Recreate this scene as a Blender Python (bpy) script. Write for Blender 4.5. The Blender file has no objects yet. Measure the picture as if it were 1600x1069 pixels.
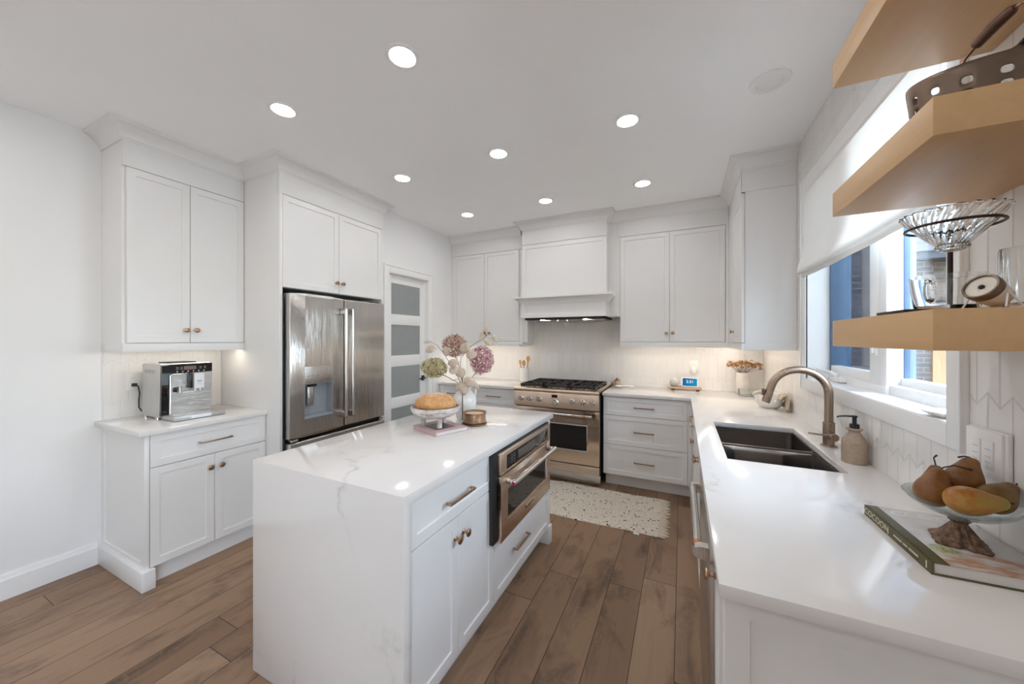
import bpy, bmesh, math, random
from mathutils import Vector, Matrix, Euler
random.seed(7)
PI = math.pi
SC = bpy.context.scene
COL = SC.collection

# ------------------------------------------------------------------ camera
EYE = 1.437
YAW = 0.4469
FPX = 554.654
cd = bpy.data.cameras.new('camera')
cam = bpy.data.objects.new('camera', cd)
COL.objects.link(cam)
cam.location = (0, 0, EYE)
cam.rotation_euler = (PI / 2, 0, YAW)
cd.sensor_width = 36.0
cd.lens = FPX / 1600 * 36.0
cd.shift_y = -4.417 / 1600
cd.clip_start = 0.02
SC.camera = cam

# ------------------------------------------------------------------ light levels
SC.view_settings.view_transform = 'Standard'
SC.view_settings.look = 'None'
SC.view_settings.gamma = 1.0
SC.view_settings.use_curve_mapping = False
SC.view_settings.exposure = 1.58
SC.cycles.use_denoising = True
SC.cycles.max_bounces = 14
SC.cycles.diffuse_bounces = 8
SC.cycles.glossy_bounces = 5
SC.cycles.transmission_bounces = 10
SC.cycles.transparent_max_bounces = 12
SC.cycles.sample_clamp_indirect = 6.0
SC.cycles.caustics_reflective = False
SC.cycles.caustics_refractive = False

DOWNLIGHT = 23.5      # emission of each downlight lens
STRIP = 5.6           # emission of the under cabinet strips
PATIO_FILL = 12      # watts of fill through an added, unseen patio opening
SINKDAY = 27        # watts falling on the sink window
SKY = 0.32

world = bpy.data.worlds.new('sky')
SC.world = world
world.use_nodes = True
wn = world.node_tree
wn.nodes.clear()
sky = wn.nodes.new('ShaderNodeTexSky')
sky.sky_type = 'NISHITA'
sky.sun_disc = False
sky.sun_elevation = math.radians(42)
sky.sun_rotation = math.radians(200)
bg = wn.nodes.new('ShaderNodeBackground')
bg.inputs['Strength'].default_value = SKY
wo = wn.nodes.new('ShaderNodeOutputWorld')
wn.links.new(sky.outputs[0], bg.inputs[0])
wn.links.new(bg.outputs[0], wo.inputs[0])

def area(name, loc, rot, sx, sy, watts, color):
    l = bpy.data.lights.new(name, 'AREA')
    l.shape = 'RECTANGLE'
    l.size, l.size_y = sx, sy
    l.energy = watts
    l.color = color
    o = bpy.data.objects.new(name, l)
    o.location = loc
    o.rotation_euler = rot
    COL.objects.link(o)
    return o
# fill at an added patio opening behind the camera; daylight at the sink window
area('added_patio_fill', (0.86, -1.3, 1.2), (0, PI / 2, 0), 2.1, 2.3, PATIO_FILL, (0.90, 0.95, 1.0))
area('daylight_sink', (1.4, 2.14, 1.85), (0, math.radians(80), 0), 1.2, 1.3, SINKDAY, (0.82, 0.91, 1.0))

# low side sun that reaches only the neighbouring house and fence
sl = bpy.data.lights.new('sun', 'SUN')
sl.energy = 0.9
sl.angle = 0.01
sl.color = (1.0, 0.93, 0.82)
so = bpy.data.objects.new('sun', sl)
so.rotation_euler = Vector((0.45, 1.0, -0.95)).to_track_quat('-Z', 'Y').to_euler()
COL.objects.link(so)

# ------------------------------------------------------------------ node materials
class NT:
    def __init__(self, name):
        self.m = bpy.data.materials.new(name)
        self.m.use_nodes = True
        self.t = self.m.node_tree
        self.t.nodes.clear()
        self.out = self.t.nodes.new('ShaderNodeOutputMaterial')
    def n(self, typ, ins=None, **attrs):
        nd = self.t.nodes.new('ShaderNode' + typ)
        for k, v in attrs.items():
            setattr(nd, k, v)
        for k, v in (ins or {}).items():
            self.set(nd, k, v)
        return nd
    def set(self, nd, k, v):
        s = nd.inputs[k]
        if hasattr(v, 'is_output'):
            self.t.links.new(v, s)
        elif isinstance(v, (tuple, list)) and len(v) == 3 and s.type == 'RGBA':
            s.default_value = (*v, 1)
        else:
            s.default_value = v
    def math(self, op, a, b=0.0, c=0.0):
        nd = self.n('Math', operation=op)
        for i, v in enumerate((a, b, c)):
            if hasattr(v, 'is_output'):
                self.t.links.new(v, nd.inputs[i])
            else:
                nd.inputs[i].default_value = v
        return nd.outputs[0]
    def ramp(self, fac, stops, interp='LINEAR'):
        nd = self.n('ValToRGB', {'Fac': fac})
        cr = nd.color_ramp
        cr.interpolation = interp
        while len(cr.elements) < len(stops):
            cr.elements.new(0.5)
        for e, (p, c) in zip(cr.elements, stops):
            e.position = p
            e.color = (*c, 1) if len(c) == 3 else c
        return nd.outputs[0]
    def noise(self, vec, scale, detail=3.0, rough=0.5, dist=0.0):
        nd = self.n('TexNoise', {'Scale': scale, 'Detail': detail, 'Roughness': rough, 'Distortion': dist})
        if vec is not None:
            self.t.links.new(vec, nd.inputs['Vector'])
        return nd.outputs['Fac']
    def mapping(self, vec, scale=(1, 1, 1), loc=(0, 0, 0), rot=(0, 0, 0)):
        nd = self.n('Mapping', {'Scale': scale, 'Location': loc, 'Rotation': rot})
        self.t.links.new(vec, nd.inputs['Vector'])
        return nd.outputs[0]
    def pos(self):
        return self.n('NewGeometry').outputs['Position']
    def obj(self):
        return self.n('TexCoord').outputs['Object']
    def mix(self, fac, a, b, blend='MIX'):
        nd = self.n('Mix', data_type='RGBA', blend_type=blend)
        for k, v in ((0, fac), (6, a), (7, b)):
            if hasattr(v, 'is_output'):
                self.t.links.new(v, nd.inputs[k])
            elif k == 0:
                nd.inputs[0].default_value = v
            else:
                nd.inputs[k].default_value = (*v, 1)
        return nd.outputs[2]
    def bump(self, h, strength=0.2, dist=0.01):
        return self.n('Bump', {'Height': h, 'Strength': strength, 'Distance': dist}).outputs[0]
    def bsdf(self, **kw):
        nd = self.n('BsdfPrincipled')
        for k, v in kw.items():
            self.set(nd, k.replace('_', ' '), v)
        self.t.links.new(nd.outputs[0], self.out.inputs[0])
        return nd

def lin(r, g, b):
    f = lambda c: (c / 255 / 12.92) if c / 255 <= 0.04045 else ((c / 255 + 0.055) / 1.055) ** 2.4
    return (f(r), f(g), f(b))

def simple(name, color, rough=0.5, metal=0.0, var=0.04, scale=18.0, bump=0.0, **kw):
    t = NT(name)
    f = t.noise(t.obj(), scale, 3)
    c = t.ramp(f, [(0.3, tuple(x * (1 - var) for x in color)), (0.7, tuple(min(1, x * (1 + var)) for x in color))])
    b = t.bsdf(Base_Color=c, Roughness=rough, Metallic=metal, **kw)
    if bump:
        t.set(b, 'Normal', t.bump(t.noise(t.obj(), scale * 6, 4), bump, 0.003))
    return t.m

M = {}
M['wall'] = simple('wall paint', (0.84, 0.838, 0.838), 0.62, var=0.01, scale=3)
M['ceiling'] = simple('ceiling paint', (0.935, 0.94, 0.95), 0.8, var=0.01, scale=3)
M['trim'] = simple('trim paint', (0.86, 0.855, 0.85), 0.38, var=0.01, scale=3)
M['cab'] = simple('cabinet lacquer', (0.80, 0.793, 0.786), 0.33, var=0.01, scale=3)
M['gap'] = simple('dark gap', (0.02, 0.02, 0.022), 0.7)
M['black'] = simple('black plastic', (0.012, 0.012, 0.013), 0.3)
M['iron'] = simple('cast iron', (0.018, 0.017, 0.017), 0.55, bump=0.3, scale=40)
M['blackglass'] = simple('black glass', (0.008, 0.007, 0.007), 0.04)
M['bronze'] = simple('brushed bronze', (0.36, 0.22, 0.14), 0.3, 1.0, var=0.1, scale=60)
M['brass'] = simple('antique brass', (0.46, 0.30, 0.20), 0.3, 1.0, var=0.08, scale=60)
M['chrome'] = simple('polished steel', (0.72, 0.71, 0.70), 0.12, 1.0, var=0.02)
M['copper'] = simple('copper', (0.75, 0.33, 0.18), 0.25, 1.0)
M['whiteplastic'] = simple('white plastic', (0.82, 0.81, 0.80), 0.35, var=0.01)
M['greyplastic'] = simple('grey plastic', (0.35, 0.35, 0.36), 0.4)
M['rubber'] = simple('dark rubber', (0.03, 0.03, 0.03), 0.7)
M['ceramic'] = simple('white glazed ceramic', (0.80, 0.78, 0.75), 0.18, var=0.03)
M['paper'] = simple('paper pages', (0.72, 0.69, 0.66), 0.8)
M['stem'] = simple('brown stem', (0.12, 0.075, 0.05), 0.7, var=0.25, scale=60)

def steel(name, tint=(0.60, 0.575, 0.55), rough=0.22, vertical=True, wavy=0.0):
    t = NT(name)
    p = t.pos()
    g = t.noise(t.mapping(p, (900, 900, 3) if vertical else (6, 6, 900)), 1.0, 2)
    h = t.math('MULTIPLY', g, 0.0006)
    if wavy:
        w = t.noise(t.mapping(p, (3.2, 3.2, 0.8)), 1.0, 1.5)
        h = t.math('ADD', h, t.math('MULTIPLY', w, wavy))
    nd = t.n('Bump', {'Height': h, 'Strength': 1.0, 'Distance': 1.0})
    r = t.math('ADD', t.math('MULTIPLY', g, 0.1), rough - 0.05)
    t.bsdf(Base_Color=tint, Roughness=r, Metallic=1.0, Normal=nd.outputs[0])
    return t.m
M['steel'] = steel('brushed stainless')
M['steelh'] = steel('brushed stainless horizontal grain', vertical=False)
M['fridge'] = steel('fridge stainless', (0.56, 0.535, 0.51), 0.17, True, 0.004)
M['sinksteel'] = steel('satin sink steel', (0.17, 0.148, 0.135), 0.30, False)
M['faucet'] = steel('brushed bronze nickel', (0.41, 0.305, 0.23), 0.27, True)
M['warmsteel'] = steel('warm brushed stainless', (0.70, 0.565, 0.455), 0.24, False)

def quartz():
    t = NT('white veined quartz')
    p = t.pos()
    warp = t.n('TexNoise', {'Scale': 1.6, 'Detail': 4.0, 'Roughness': 0.6})
    t.t.links.new(p, warp.inputs['Vector'])
    add = t.n('VectorMath', operation='MULTIPLY_ADD')
    t.t.links.new(warp.outputs['Color'], add.inputs[0])
    add.inputs[1].default_value = (0.9, 0.9, 0.9)
    t.t.links.new(p, add.inputs[2])
    v = t.noise(t.mapping(add.outputs[0], (1.0, 0.55, 0.75), rot=(0.3, 0.5, 0.6)), 1.9, 2.0)
    line = t.math('ABSOLUTE', t.math('SUBTRACT', v, 0.5))
    vein = t.ramp(line, [(0.0, (1, 1, 1)), (0.012, (0.35, 0.35, 0.35)), (0.04, (0, 0, 0))])
    mask = t.ramp(t.noise(p, 3.1, 4), [(0.5, (0, 0, 0)), (0.68, (1, 1, 1))])
    fine = t.ramp(t.noise(p, 34, 5, 0.7), [(0.35, (0, 0, 0)), (0.7, (1, 1, 1))])
    f = t.math('MULTIPLY', t.math('MULTIPLY', vein, mask), t.math('ADD', t.math('MULTIPLY', fine, 0.8), 0.1))
    base = t.mix(t.noise(p, 5, 3), (0.74, 0.715, 0.695), (0.78, 0.76, 0.74))
    c = t.mix(t.math('MULTIPLY', f, 0.9), base, (0.36, 0.32, 0.30))
    t.bsdf(Base_Color=c, Roughness=0.09, IOR=1.55)
    return t.m
M['quartz'] = quartz()

def floorwood():
    t = NT('engineered maple planks')
    p = t.pos()
    sep = t.n('SeparateXYZ')
    t.t.links.new(p, sep.inputs[0])
    x, y = sep.outputs[0], sep.outputs[1]
    W, L = 0.178, 1.75
    u = t.math('DIVIDE', t.math('ADD', x, 0.031 + 40 * W), W)
    col = t.math('FLOOR', u)
    r1 = t.n('TexWhiteNoise', {'W': col}, noise_dimensions='1D').outputs['Value']
    v = t.math('ADD', t.math('DIVIDE', y, L), t.math('MULTIPLY', r1, 7.31))
    row = t.math('FLOOR', v)
    pid = t.math('ADD', t.math('MULTIPLY', col, 17.17), t.math('MULTIPLY', row, 3.71))
    r2 = t.n('TexWhiteNoise', {'W': pid}, noise_dimensions='1D').outputs['Value']
    fu = t.math('ABSOLUTE', t.math('SUBTRACT', t.math('FRACT', u), 0.5))
    fv = t.math('ABSOLUTE', t.math('SUBTRACT', t.math('FRACT', v), 0.5))
    eu = t.math('GREATER_THAN', fu, 0.5 - 0.0016 / W)
    ev = t.math('GREATER_THAN', fv, 0.5 - 0.0016 / L)
    seam = t.math('MAXIMUM', eu, ev)
    off = t.n('CombineXYZ', {'X': t.math('MULTIPLY', r2, 31.0), 'Y': t.math('MULTIPLY', r2, 57.0), 'Z': 0.0}).outputs[0]
    add = t.n('VectorMath', operation='ADD')
    t.t.links.new(p, add.inputs[0])
    t.t.links.new(off, add.inputs[1])
    q = add.outputs[0]
    grain = t.noise(t.mapping(q, (75, 2.2, 1)), 1.0, 5, 0.62, 0.6)
    smoke = t.noise(t.mapping(q, (6.5, 2.4, 1)), 1.0, 4, 0.62, 0.8)
    curl = t.noise(t.mapping(q, (14, 38, 1), rot=(0, 0, 0.5)), 1.0, 2, 0.5, 1.6)
    tone = t.ramp(r2, [(0.0, (0.205, 0.122, 0.073)), (0.35, (0.255, 0.158, 0.097)), (0.7, (0.29, 0.184, 0.116)), (1.0, (0.325, 0.21, 0.134))])
    c = t.mix(t.ramp(grain, [(0.3, (0, 0, 0)), (0.75, (1, 1, 1))]), tone, (1.18, 1.16, 1.14), 'MULTIPLY')
    c = t.mix(t.ramp(smoke, [(0.48, (0, 0, 0)), (0.70, (1, 1, 1))]), c, t.mix(1.0, c, (0.46, 0.45, 0.47), 'MULTIPLY'))
    c = t.mix(t.math('MULTIPLY', t.ramp(curl, [(0.55, (0, 0, 0)), (0.75, (1, 1, 1))]), t.ramp(smoke, [(0.46, (0, 0, 0)), (0.6, (0.45, 0.45, 0.45))])), c, (0.30, 0.205, 0.145))
    kn = t.n('TexVoronoi', {'Scale': 1.0, 'Randomness': 1.0}, feature='F1')
    t.t.links.new(t.mapping(q, (3.0, 1.7, 0.001)), kn.inputs['Vector'])
    c = t.mix(t.ramp(kn.outputs['Distance'], [(0.02, (0.85, 0.85, 0.85)), (0.065, (0, 0, 0))]), c, (0.035, 0.02, 0.014))
    c = t.mix(seam, c, (0.03, 0.018, 0.012))
    h = t.math('SUBTRACT', t.math('MULTIPLY', grain, 0.12), seam)
    t.bsdf(Base_Color=c, Roughness=t.math('ADD', t.math('MULTIPLY', grain, 0.15), 0.36), Normal=t.bump(h, 0.25, 0.002), Specular_IOR_Level=0.35)
    return t.m
M['floor'] = floorwood()

def picket(axis, h0, joint):
    """elongated hexagon tiles, 77 mm wide on a 260 mm pitch, points up and down"""
    t = NT('white picket tile')
    sep = t.n('SeparateXYZ')
    t.t.links.new(t.pos(), sep.inputs[0])
    h, z = sep.outputs[axis], sep.outputs[2]
    W, P, A = 0.077, 0.26, 0.0175
    hu = t.math('DIVIDE', t.math('SUBTRACT', h, h0 - 50 * W), W)
    tri = t.math('SUBTRACT', t.math('MULTIPLY', t.math('ABSOLUTE', t.math('SUBTRACT', t.math('FRACT', hu), 0.5)), 4.0), 1.0)
    tz = t.math('DIVIDE', t.math('SUBTRACT', z, 1.2815 - 10 * P), P)
    k = t.math('ROUND', tz)
    par = t.math('SUBTRACT', 1.0, t.math('MULTIPLY', t.math('MODULO', k, 2.0), 2.0))
    d = t.math('SUBTRACT', t.math('MULTIPLY', t.math('SUBTRACT', tz, k), P), t.math('MULTIPLY', t.math('MULTIPLY', tri, par), -A))
    dz = t.math('MULTIPLY', t.math('ABSOLUTE', d), 0.74)
    j = t.math('SUBTRACT', k, t.math('LESS_THAN', d, 0.0))
    sh = t.math('MULTIPLY', t.math('MODULO', t.math('ADD', j, 20.0), 2.0), 0.5)
    fr = t.math('FRACT', t.math('ADD', hu, sh))
    dv = t.math('MULTIPLY', t.math('SUBTRACT', 0.5, t.math('ABSOLUTE', t.math('SUBTRACT', fr, 0.5))), W)
    dist = t.math('MINIMUM', dz, dv)
    tid = t.math('ADD', t.math('MULTIPLY', j, 13.7), t.math('FLOOR', t.math('ADD', hu, sh)))
    rnd = t.n('TexWhiteNoise', {'W': tid}, noise_dimensions='1D').outputs['Value']
    grout = t.ramp(dist, [(0.0009, (1, 1, 1)), (0.0022, (0, 0, 0))])
    base = t.mix(rnd, (0.775, 0.755, 0.735), (0.815, 0.80, 0.78))
    c = t.mix(grout, base, (joint, joint * 0.975, joint * 0.955))
    prof = t.ramp(dist, [(0.0009, (0, 0, 0)), (0.004, (1, 1, 1))], 'EASE')
    und = t.noise(t.pos(), 14, 2)
    hgt = t.math('ADD', prof, t.math('MULTIPLY', und, 0.5))
    t.bsdf(Base_Color=c, Roughness=t.math('ADD', t.math('MULTIPLY', grout, 0.5), 0.16), Normal=t.bump(hgt, 0.45, 0.0015))
    return t.m
M['tile_y'] = picket(1, 1.313, 0.50)
M['tile_x'] = picket(0, -0.10, 0.68)
M['tile_nook'] = picket(1, 1.313, 0.68)

def woodgrain(name, dark, light, axis=1, rough=0.42, scale=1.0, contrast=1.0):
    t = NT(name)
    p = t.pos()
    s = [38 * scale] * 3
    s[axis] = 2.0 * scale
    g = t.noise(t.mapping(p, tuple(s)), 1.0, 4, 0.6, 0.8)
    m = t.noise(t.mapping(p, tuple(x * 0.12 + 1 for x in s)), 1.0, 2)
    f = t.math('ADD', t.math('MULTIPLY', g, 0.6 * contrast), t.math('MULTIPLY', m, 0.4))
    c = t.ramp(f, [(0.25, dark), (0.75, light)])
    t.bsdf(Base_Color=c, Roughness=rough, Normal=t.bump(g, 0.08, 0.001))
    return t.m
M['maple'] = woodgrain('clear maple', (0.55, 0.335, 0.155), (0.65, 0.42, 0.215))
M['spoonwood'] = woodgrain('honey wood', (0.42, 0.21, 0.07), (0.68, 0.40, 0.16), 2, scale=2)
M['walnut'] = woodgrain('walnut', (0.07, 0.03, 0.018), (0.17, 0.075, 0.042), 0, scale=3)
M['cutwood'] = woodgrain('pale board wood', (0.42, 0.28, 0.19), (0.60, 0.45, 0.33), 0, scale=2)

def glassmat(name, color=(1, 1, 1), rough=0.0, ior=1.45):
    t = NT(name)
    t.bsdf(Base_Color=color, Roughness=rough, Transmission_Weight=1.0, IOR=ior)
    return t.m
M['glass'] = glassmat('clear glass', (0.97, 0.985, 0.98))
def pane():
    t = NT('window glass')
    a = t.n('BsdfTransparent', {'Color': (0.93, 0.96, 0.98)})
    b = t.n('BsdfGlossy', {'Color': (1, 1, 1), 'Roughness': 0.0})
    lw = t.n('LayerWeight', {'Blend': 0.5})
    fr = t.n('Math', {0: t.math('MULTIPLY', t.math('POWER', lw.outputs['Facing'], 5.0), 0.5), 1: 0.04}, operation='ADD')
    mx = t.n('MixShader')
    t.t.links.new(fr.outputs[0], mx.inputs[0])
    t.t.links.new(a.outputs[0], mx.inputs[1])
    t.t.links.new(b.outputs[0], mx.inputs[2])
    t.t.links.new(mx.outputs[0], t.out.inputs[0])
    return t.m
M['pane'] = pane()
def thin_glass():
    t = NT('thin clear blown glass')
    lw = t.n('LayerWeight', {'Blend': 0.5})
    a = t.n('BsdfTransparent', {'Color': t.ramp(lw.outputs['Facing'], [(0.35, (0.96, 0.975, 0.97)), (0.9, (0.62, 0.66, 0.66))])})
    b = t.n('BsdfGlossy', {'Color': (1, 1, 1), 'Roughness': 0.02})
    f = t.math('ADD', t.math('MULTIPLY', t.math('POWER', lw.outputs['Facing'], 4.0), 0.75), 0.05)
    mx = t.n('MixShader', {0: f})
    t.t.links.new(a.outputs[0], mx.inputs[1])
    t.t.links.new(b.outputs[0], mx.inputs[2])
    t.t.links.new(mx.outputs[0], t.out.inputs[0])
    return t.m
M['thinglass'] = thin_glass()
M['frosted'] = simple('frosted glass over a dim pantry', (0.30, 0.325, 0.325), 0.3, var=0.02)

def emit(name, color, s):
    t = NT(name)
    e = t.n('Emission', {'Color': color, 'Strength': s})
    t.t.links.new(e.outputs[0], t.out.inputs[0])
    return t.m
M['lens'] = emit('lit downlight lens', (1.0, 0.985, 0.97), DOWNLIGHT)
M['strip'] = emit('lit led strip', (1.0, 0.89, 0.75), STRIP)
M['hoodlamp'] = emit('lit hood lamp', (1.0, 0.78, 0.55), 12.0)

def cloth(name, color, transl, rough=0.9):
    t = NT(name)
    wv = t.noise(t.mapping(t.pos(), (300, 300, 900)), 1.0, 2)
    c = t.mix(wv, tuple(x * 0.93 for x in color), color)
    d = t.n('BsdfDiffuse', {'Color': c})
    tr = t.n('BsdfTranslucent', {'Color': c})
    mx = t.n('MixShader', {0: transl})
    t.t.links.new(d.outputs[0], mx.inputs[1])
    t.t.links.new(tr.outputs[0], mx.inputs[2])
    t.t.links.new(mx.outputs[0], t.out.inputs[0])
    return t.m
M['shade'] = cloth('linen shade', (0.82, 0.79, 0.75), 0.17)

# ------------------------------------------------------------------ mesh helpers
def V(*a):
    return Vector(a)

def join(bm, other):
    me = bpy.data.meshes.new('tmp')
    other.to_mesh(me)
    bm.from_mesh(me)
    bpy.data.meshes.remove(me)
    other.free()
    return bm

def box(bm, x0, x1, y0, y1, z0, z1, bev=0.0, seg=2):
    b = bmesh.new()
    bmesh.ops.create_cube(b, size=1.0)
    for v in b.verts:
        v.co = V((x0 + x1) / 2 + v.co.x * (x1 - x0), (y0 + y1) / 2 + v.co.y * (y1 - y0), (z0 + z1) / 2 + v.co.z * (z1 - z0))
    if bev > 0:
        bev = min(bev, 0.45 * min(abs(x1 - x0), abs(y1 - y0), abs(z1 - z0)))
        bmesh.ops.bevel(b, geom=b.edges[:], offset=bev, segments=seg, profile=0.5, affect='EDGES')
    return join(bm, b)

def frame_to(d):
    d = d.normalized()
    a = V(0, 0, 1) if abs(d.z) < 0.95 else V(1, 0, 0)
    u = d.cross(a).normalized()
    return u, d.cross(u).normalized()

def tube(bm, pts, r, n=10, cap=True):
    pts = [Vector(p) for p in pts]
    rs = r if isinstance(r, (list, tuple)) else [r] * len(pts)
    rings, u = [], None
    for i, p in enumerate(pts):
        d = (pts[min(i + 1, len(pts) - 1)] - pts[max(i - 1, 0)])
        d = d.normalized() if d.length > 1e-9 else V(0, 0, 1)
        if u is None:
            u, w = frame_to(d)
        else:
            u = (u - d * u.dot(d)).normalized()
            w = d.cross(u).normalized()
        rings.append([bm.verts.new(p + (u * math.cos(2 * PI * k / n) + w * math.sin(2 * PI * k / n)) * rs[i]) for k in range(n)])
    for a, b in zip(rings, rings[1:]):
        for k in range(n):
            bm.faces.new((a[k], a[(k + 1) % n], b[(k + 1) % n], b[k]))
    if cap:
        bm.faces.new(rings[0][::-1])
        bm.faces.new(rings[-1])
    return bm

def lathe(bm, prof, c=(0, 0, 0), axis=(0, 0, 1), n=32, closed=False, wob=None):
    """profile of (radius, height) turned about an axis"""
    ax = Vector(axis).normalized()
    rot = V(0, 0, 1).rotation_difference(ax).to_matrix()
    c = Vector(c)
    rings = []
    for r, h in prof:
        if r < 1e-6:
            rings.append([bm.verts.new(c + rot @ V(0, 0, h))])
        else:
            ring = []
            for k in range(n):
                a = 2 * PI * k / n
                rr, aa = (wob(r, h, a) if wob else (r, a))
                ring.append(bm.verts.new(c + rot @ V(rr * math.cos(aa), rr * math.sin(aa), h)))
            rings.append(ring)
    pairs = list(zip(rings, rings[1:]))
    if closed:
        pairs.append((rings[-1], rings[0]))
    for a, b in pairs:
        for k in range(n):
            k2 = (k + 1) % n
            if len(a) == 1 and len(b) > 1:
                bm.faces.new((a[0], b[k2], b[k]))
            elif len(b) == 1 and len(a) > 1:
                bm.faces.new((a[k], a[k2], b[0]))
            elif len(a) > 1:
                bm.faces.new((a[k], a[k2], b[k2], b[k]))
    if not closed:
        if len(rings[0]) > 1:
            bm.faces.new(rings[0][::-1])
        if len(rings[-1]) > 1:
            bm.faces.new(rings[-1])
    return bm

def cyl(bm, p0, p1, r, n=20, bev=0.0):
    p0, p1 = Vector(p0), Vector(p1)
    L = (p1 - p0).length
    pr = [(0, 0), (r - bev, 0), (r, bev), (r, L - bev), (r - bev, L), (0, L)] if bev else [(0, 0), (r, 0), (r, L), (0, L)]
    return lathe(bm, pr, p0, p1 - p0, n)

def ellipsoid(bm, c, rx, ry, rz, sub=3, rot=None, noise=0.0):
    b = bmesh.new()
    bmesh.ops.create_icosphere(b, subdivisions=sub, radius=1.0)
    R = Euler(rot).to_matrix() if rot else Matrix.Identity(3)
    for v in b.verts:
        k = 1 + (random.uniform(-noise, noise) if noise else 0)
        v.co = Vector(c) + R @ V(v.co.x * rx * k, v.co.y * ry * k, v.co.z * rz * k)
    return join(bm, b)

def prism(bm, poly, axis, a, b):
    """polygon in the two other axes (in x, y, z order) extruded along axis from a to b"""
    def pt(p, t):
        q = list(p)
        q.insert(axis, t)
        return Vector(q)
    v0 = [bm.verts.new(pt(p, a)) for p in poly]
    v1 = [bm.verts.new(pt(p, b)) for p in poly]
    n = len(poly)
    bm.faces.new(v0[::-1])
    bm.faces.new(v1)
    for i in range(n):
        bm.faces.new((v0[i], v0[(i + 1) % n], v1[(i + 1) % n], v1[i]))
    return bm

def sweep(bm, prof, path, side):
    """profile [(out, z)] swept along a horizontal path with mitred corners; side=+1 puts 'out' left of travel"""
    path = [Vector(p) for p in path]
    rings = []
    for i, p in enumerate(path):
        def nrm(a, b):
            d = (b - a).normalized()
            return V(-d.y, d.x) * side
        if i == 0:
            m, k = nrm(path[0], path[1]), 1.0
        elif i == len(path) - 1:
            m, k = nrm(path[-2], path[-1]), 1.0
        else:
            n1, n2 = nrm(path[i - 1], p), nrm(p, path[i + 1])
            m = (n1 + n2).normalized()
            k = 1.0 / max(0.2, m.dot(n1))
        rings.append([bm.verts.new((p.x + m.x * o * k, p.y + m.y * o * k, z)) for o, z in prof])
    n = len(prof)
    for a, b in zip(rings, rings[1:]):
        for j in range(n):
            bm.faces.new((a[j], a[(j + 1) % n], b[(j + 1) % n], b[j]))
    bm.faces.new(rings[0][::-1])
    bm.faces.new(rings[-1])
    return bm

def shaker(bm, axis, sgn, face, a0, a1, z0, z1, t=0.02, rail=0.058, dep=0.007):
    """framed panel whose front lies at `face` on the given axis, looking along sgn"""
    b = bmesh.new()
    lo, hi = (face - t, face) if sgn > 0 else (face, face + t)
    if axis == 0:
        box(b, lo, hi, a0, a1, z0, z1, 0.0012, 1)
    else:
        box(b, a0, a1, lo, hi, z0, z1, 0.0012, 1)
    b.faces.ensure_lookup_table()
    f = max((f for f in b.faces if f.normal[axis] * sgn > 0.9), key=lambda f: f.calc_area())
    bmesh.ops.inset_region(b, faces=[f], thickness=rail, depth=0.0)
    bmesh.ops.inset_region(b, faces=[f], thickness=0.003, depth=-dep)
    return join(bm, b)

def framed(axis, lo, hi, a0, a1, z0, z1, hole, bev=0.003):
    """slab with a rectangular opening: hole = (a, b, zlow, zhigh)"""
    ha, hb, hz0, hz1 = hole
    bm = bmesh.new()
    for a, b, c, d in ((a0, ha, z0, hz0), (ha, hb, z0, hz0), (hb, a1, z0, hz0), (a0, ha, hz0, hz1), (hb, a1, hz0, hz1), (a0, ha, hz1, z1), (ha, hb, hz1, z1), (hb, a1, hz1, z1)):
        box(bm, lo, hi, a, b, c, d) if axis == 0 else box(bm, a, b, lo, hi, c, d)
    bmesh.ops.remove_doubles(bm, verts=bm.verts[:], dist=1e-5)
    seen = {}
    for f in bm.faces:
        k = tuple(round(x, 4) for x in f.calc_center_median())
        seen.setdefault(k, []).append(f)
    bmesh.ops.delete(bm, geom=[f for fs in seen.values() if len(fs) > 1 for f in fs], context='FACES')
    if bev:
        bmesh.ops.recalc_face_normals(bm, faces=bm.faces[:])
        bmesh.ops.bevel(bm, geom=[e for e in bm.edges if e.calc_face_angle(0) > 0.6], offset=bev, segments=2, profile=0.5, affect='EDGES')
    return bm

def origin_of(o):
    p = V(0, 0, 0)
    while o is not None:
        p += o.location
        o = o.parent
    return p

def obj(name, bm, mat, parent=None, world=True, smooth=True, angle=38):
    bmesh.ops.recalc_face_normals(bm, faces=bm.faces[:])
    me = bpy.data.meshes.new(name)
    off = origin_of(parent) if (parent is not None and world) else V(0, 0, 0)
    if off.length > 0:
        bmesh.ops.translate(bm, verts=bm.verts[:], vec=-off)
    bm.to_mesh(me)
    bm.free()
    if smooth:
        me.polygons.foreach_set('use_smooth', [True] * len(me.polygons))
        me.set_sharp_from_angle(angle=math.radians(angle))
    me.materials.append(M[mat] if isinstance(mat, str) else mat)
    o = bpy.data.objects.new(name, me)
    COL.objects.link(o)
    o.parent = parent
    return o

def props(o, label, cat, group=None):
    o['label'] = label
    o['category'] = cat
    if group:
        o['group'] = group
    return o

def thing(name, label, cat, loc=(0, 0, 0), rotz=0.0, group=None):
    o = bpy.data.objects.new(name, None)
    o.empty_display_size = 0.05
    COL.objects.link(o)
    o.location = loc
    o.rotation_euler = (0, 0, rotz)
    return props(o, label, cat, group)

def solo(name, bm, mat, label, cat, group=None, **kw):
    """a thing that is one mesh, origin at its base"""
    xs = [v.co for v in bm.verts]
    c = V((min(v.x for v in xs) + max(v.x for v in xs)) / 2, (min(v.y for v in xs) + max(v.y for v in xs)) / 2, min(v.z for v in xs))
    bmesh.ops.translate(bm, verts=bm.verts[:], vec=-c)
    o = obj(name, bm, mat, None, **kw)
    o.location = c
    return props(o, label, cat, group)

def struct(name, bm, mat, parent=None, **kw):
    o = obj(name, bm, mat, parent, **kw)
    if parent is None:
        o['kind'] = 'structure'
    return o

def B(*a, **k):
    return box(bmesh.new(), *a, **k)

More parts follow.
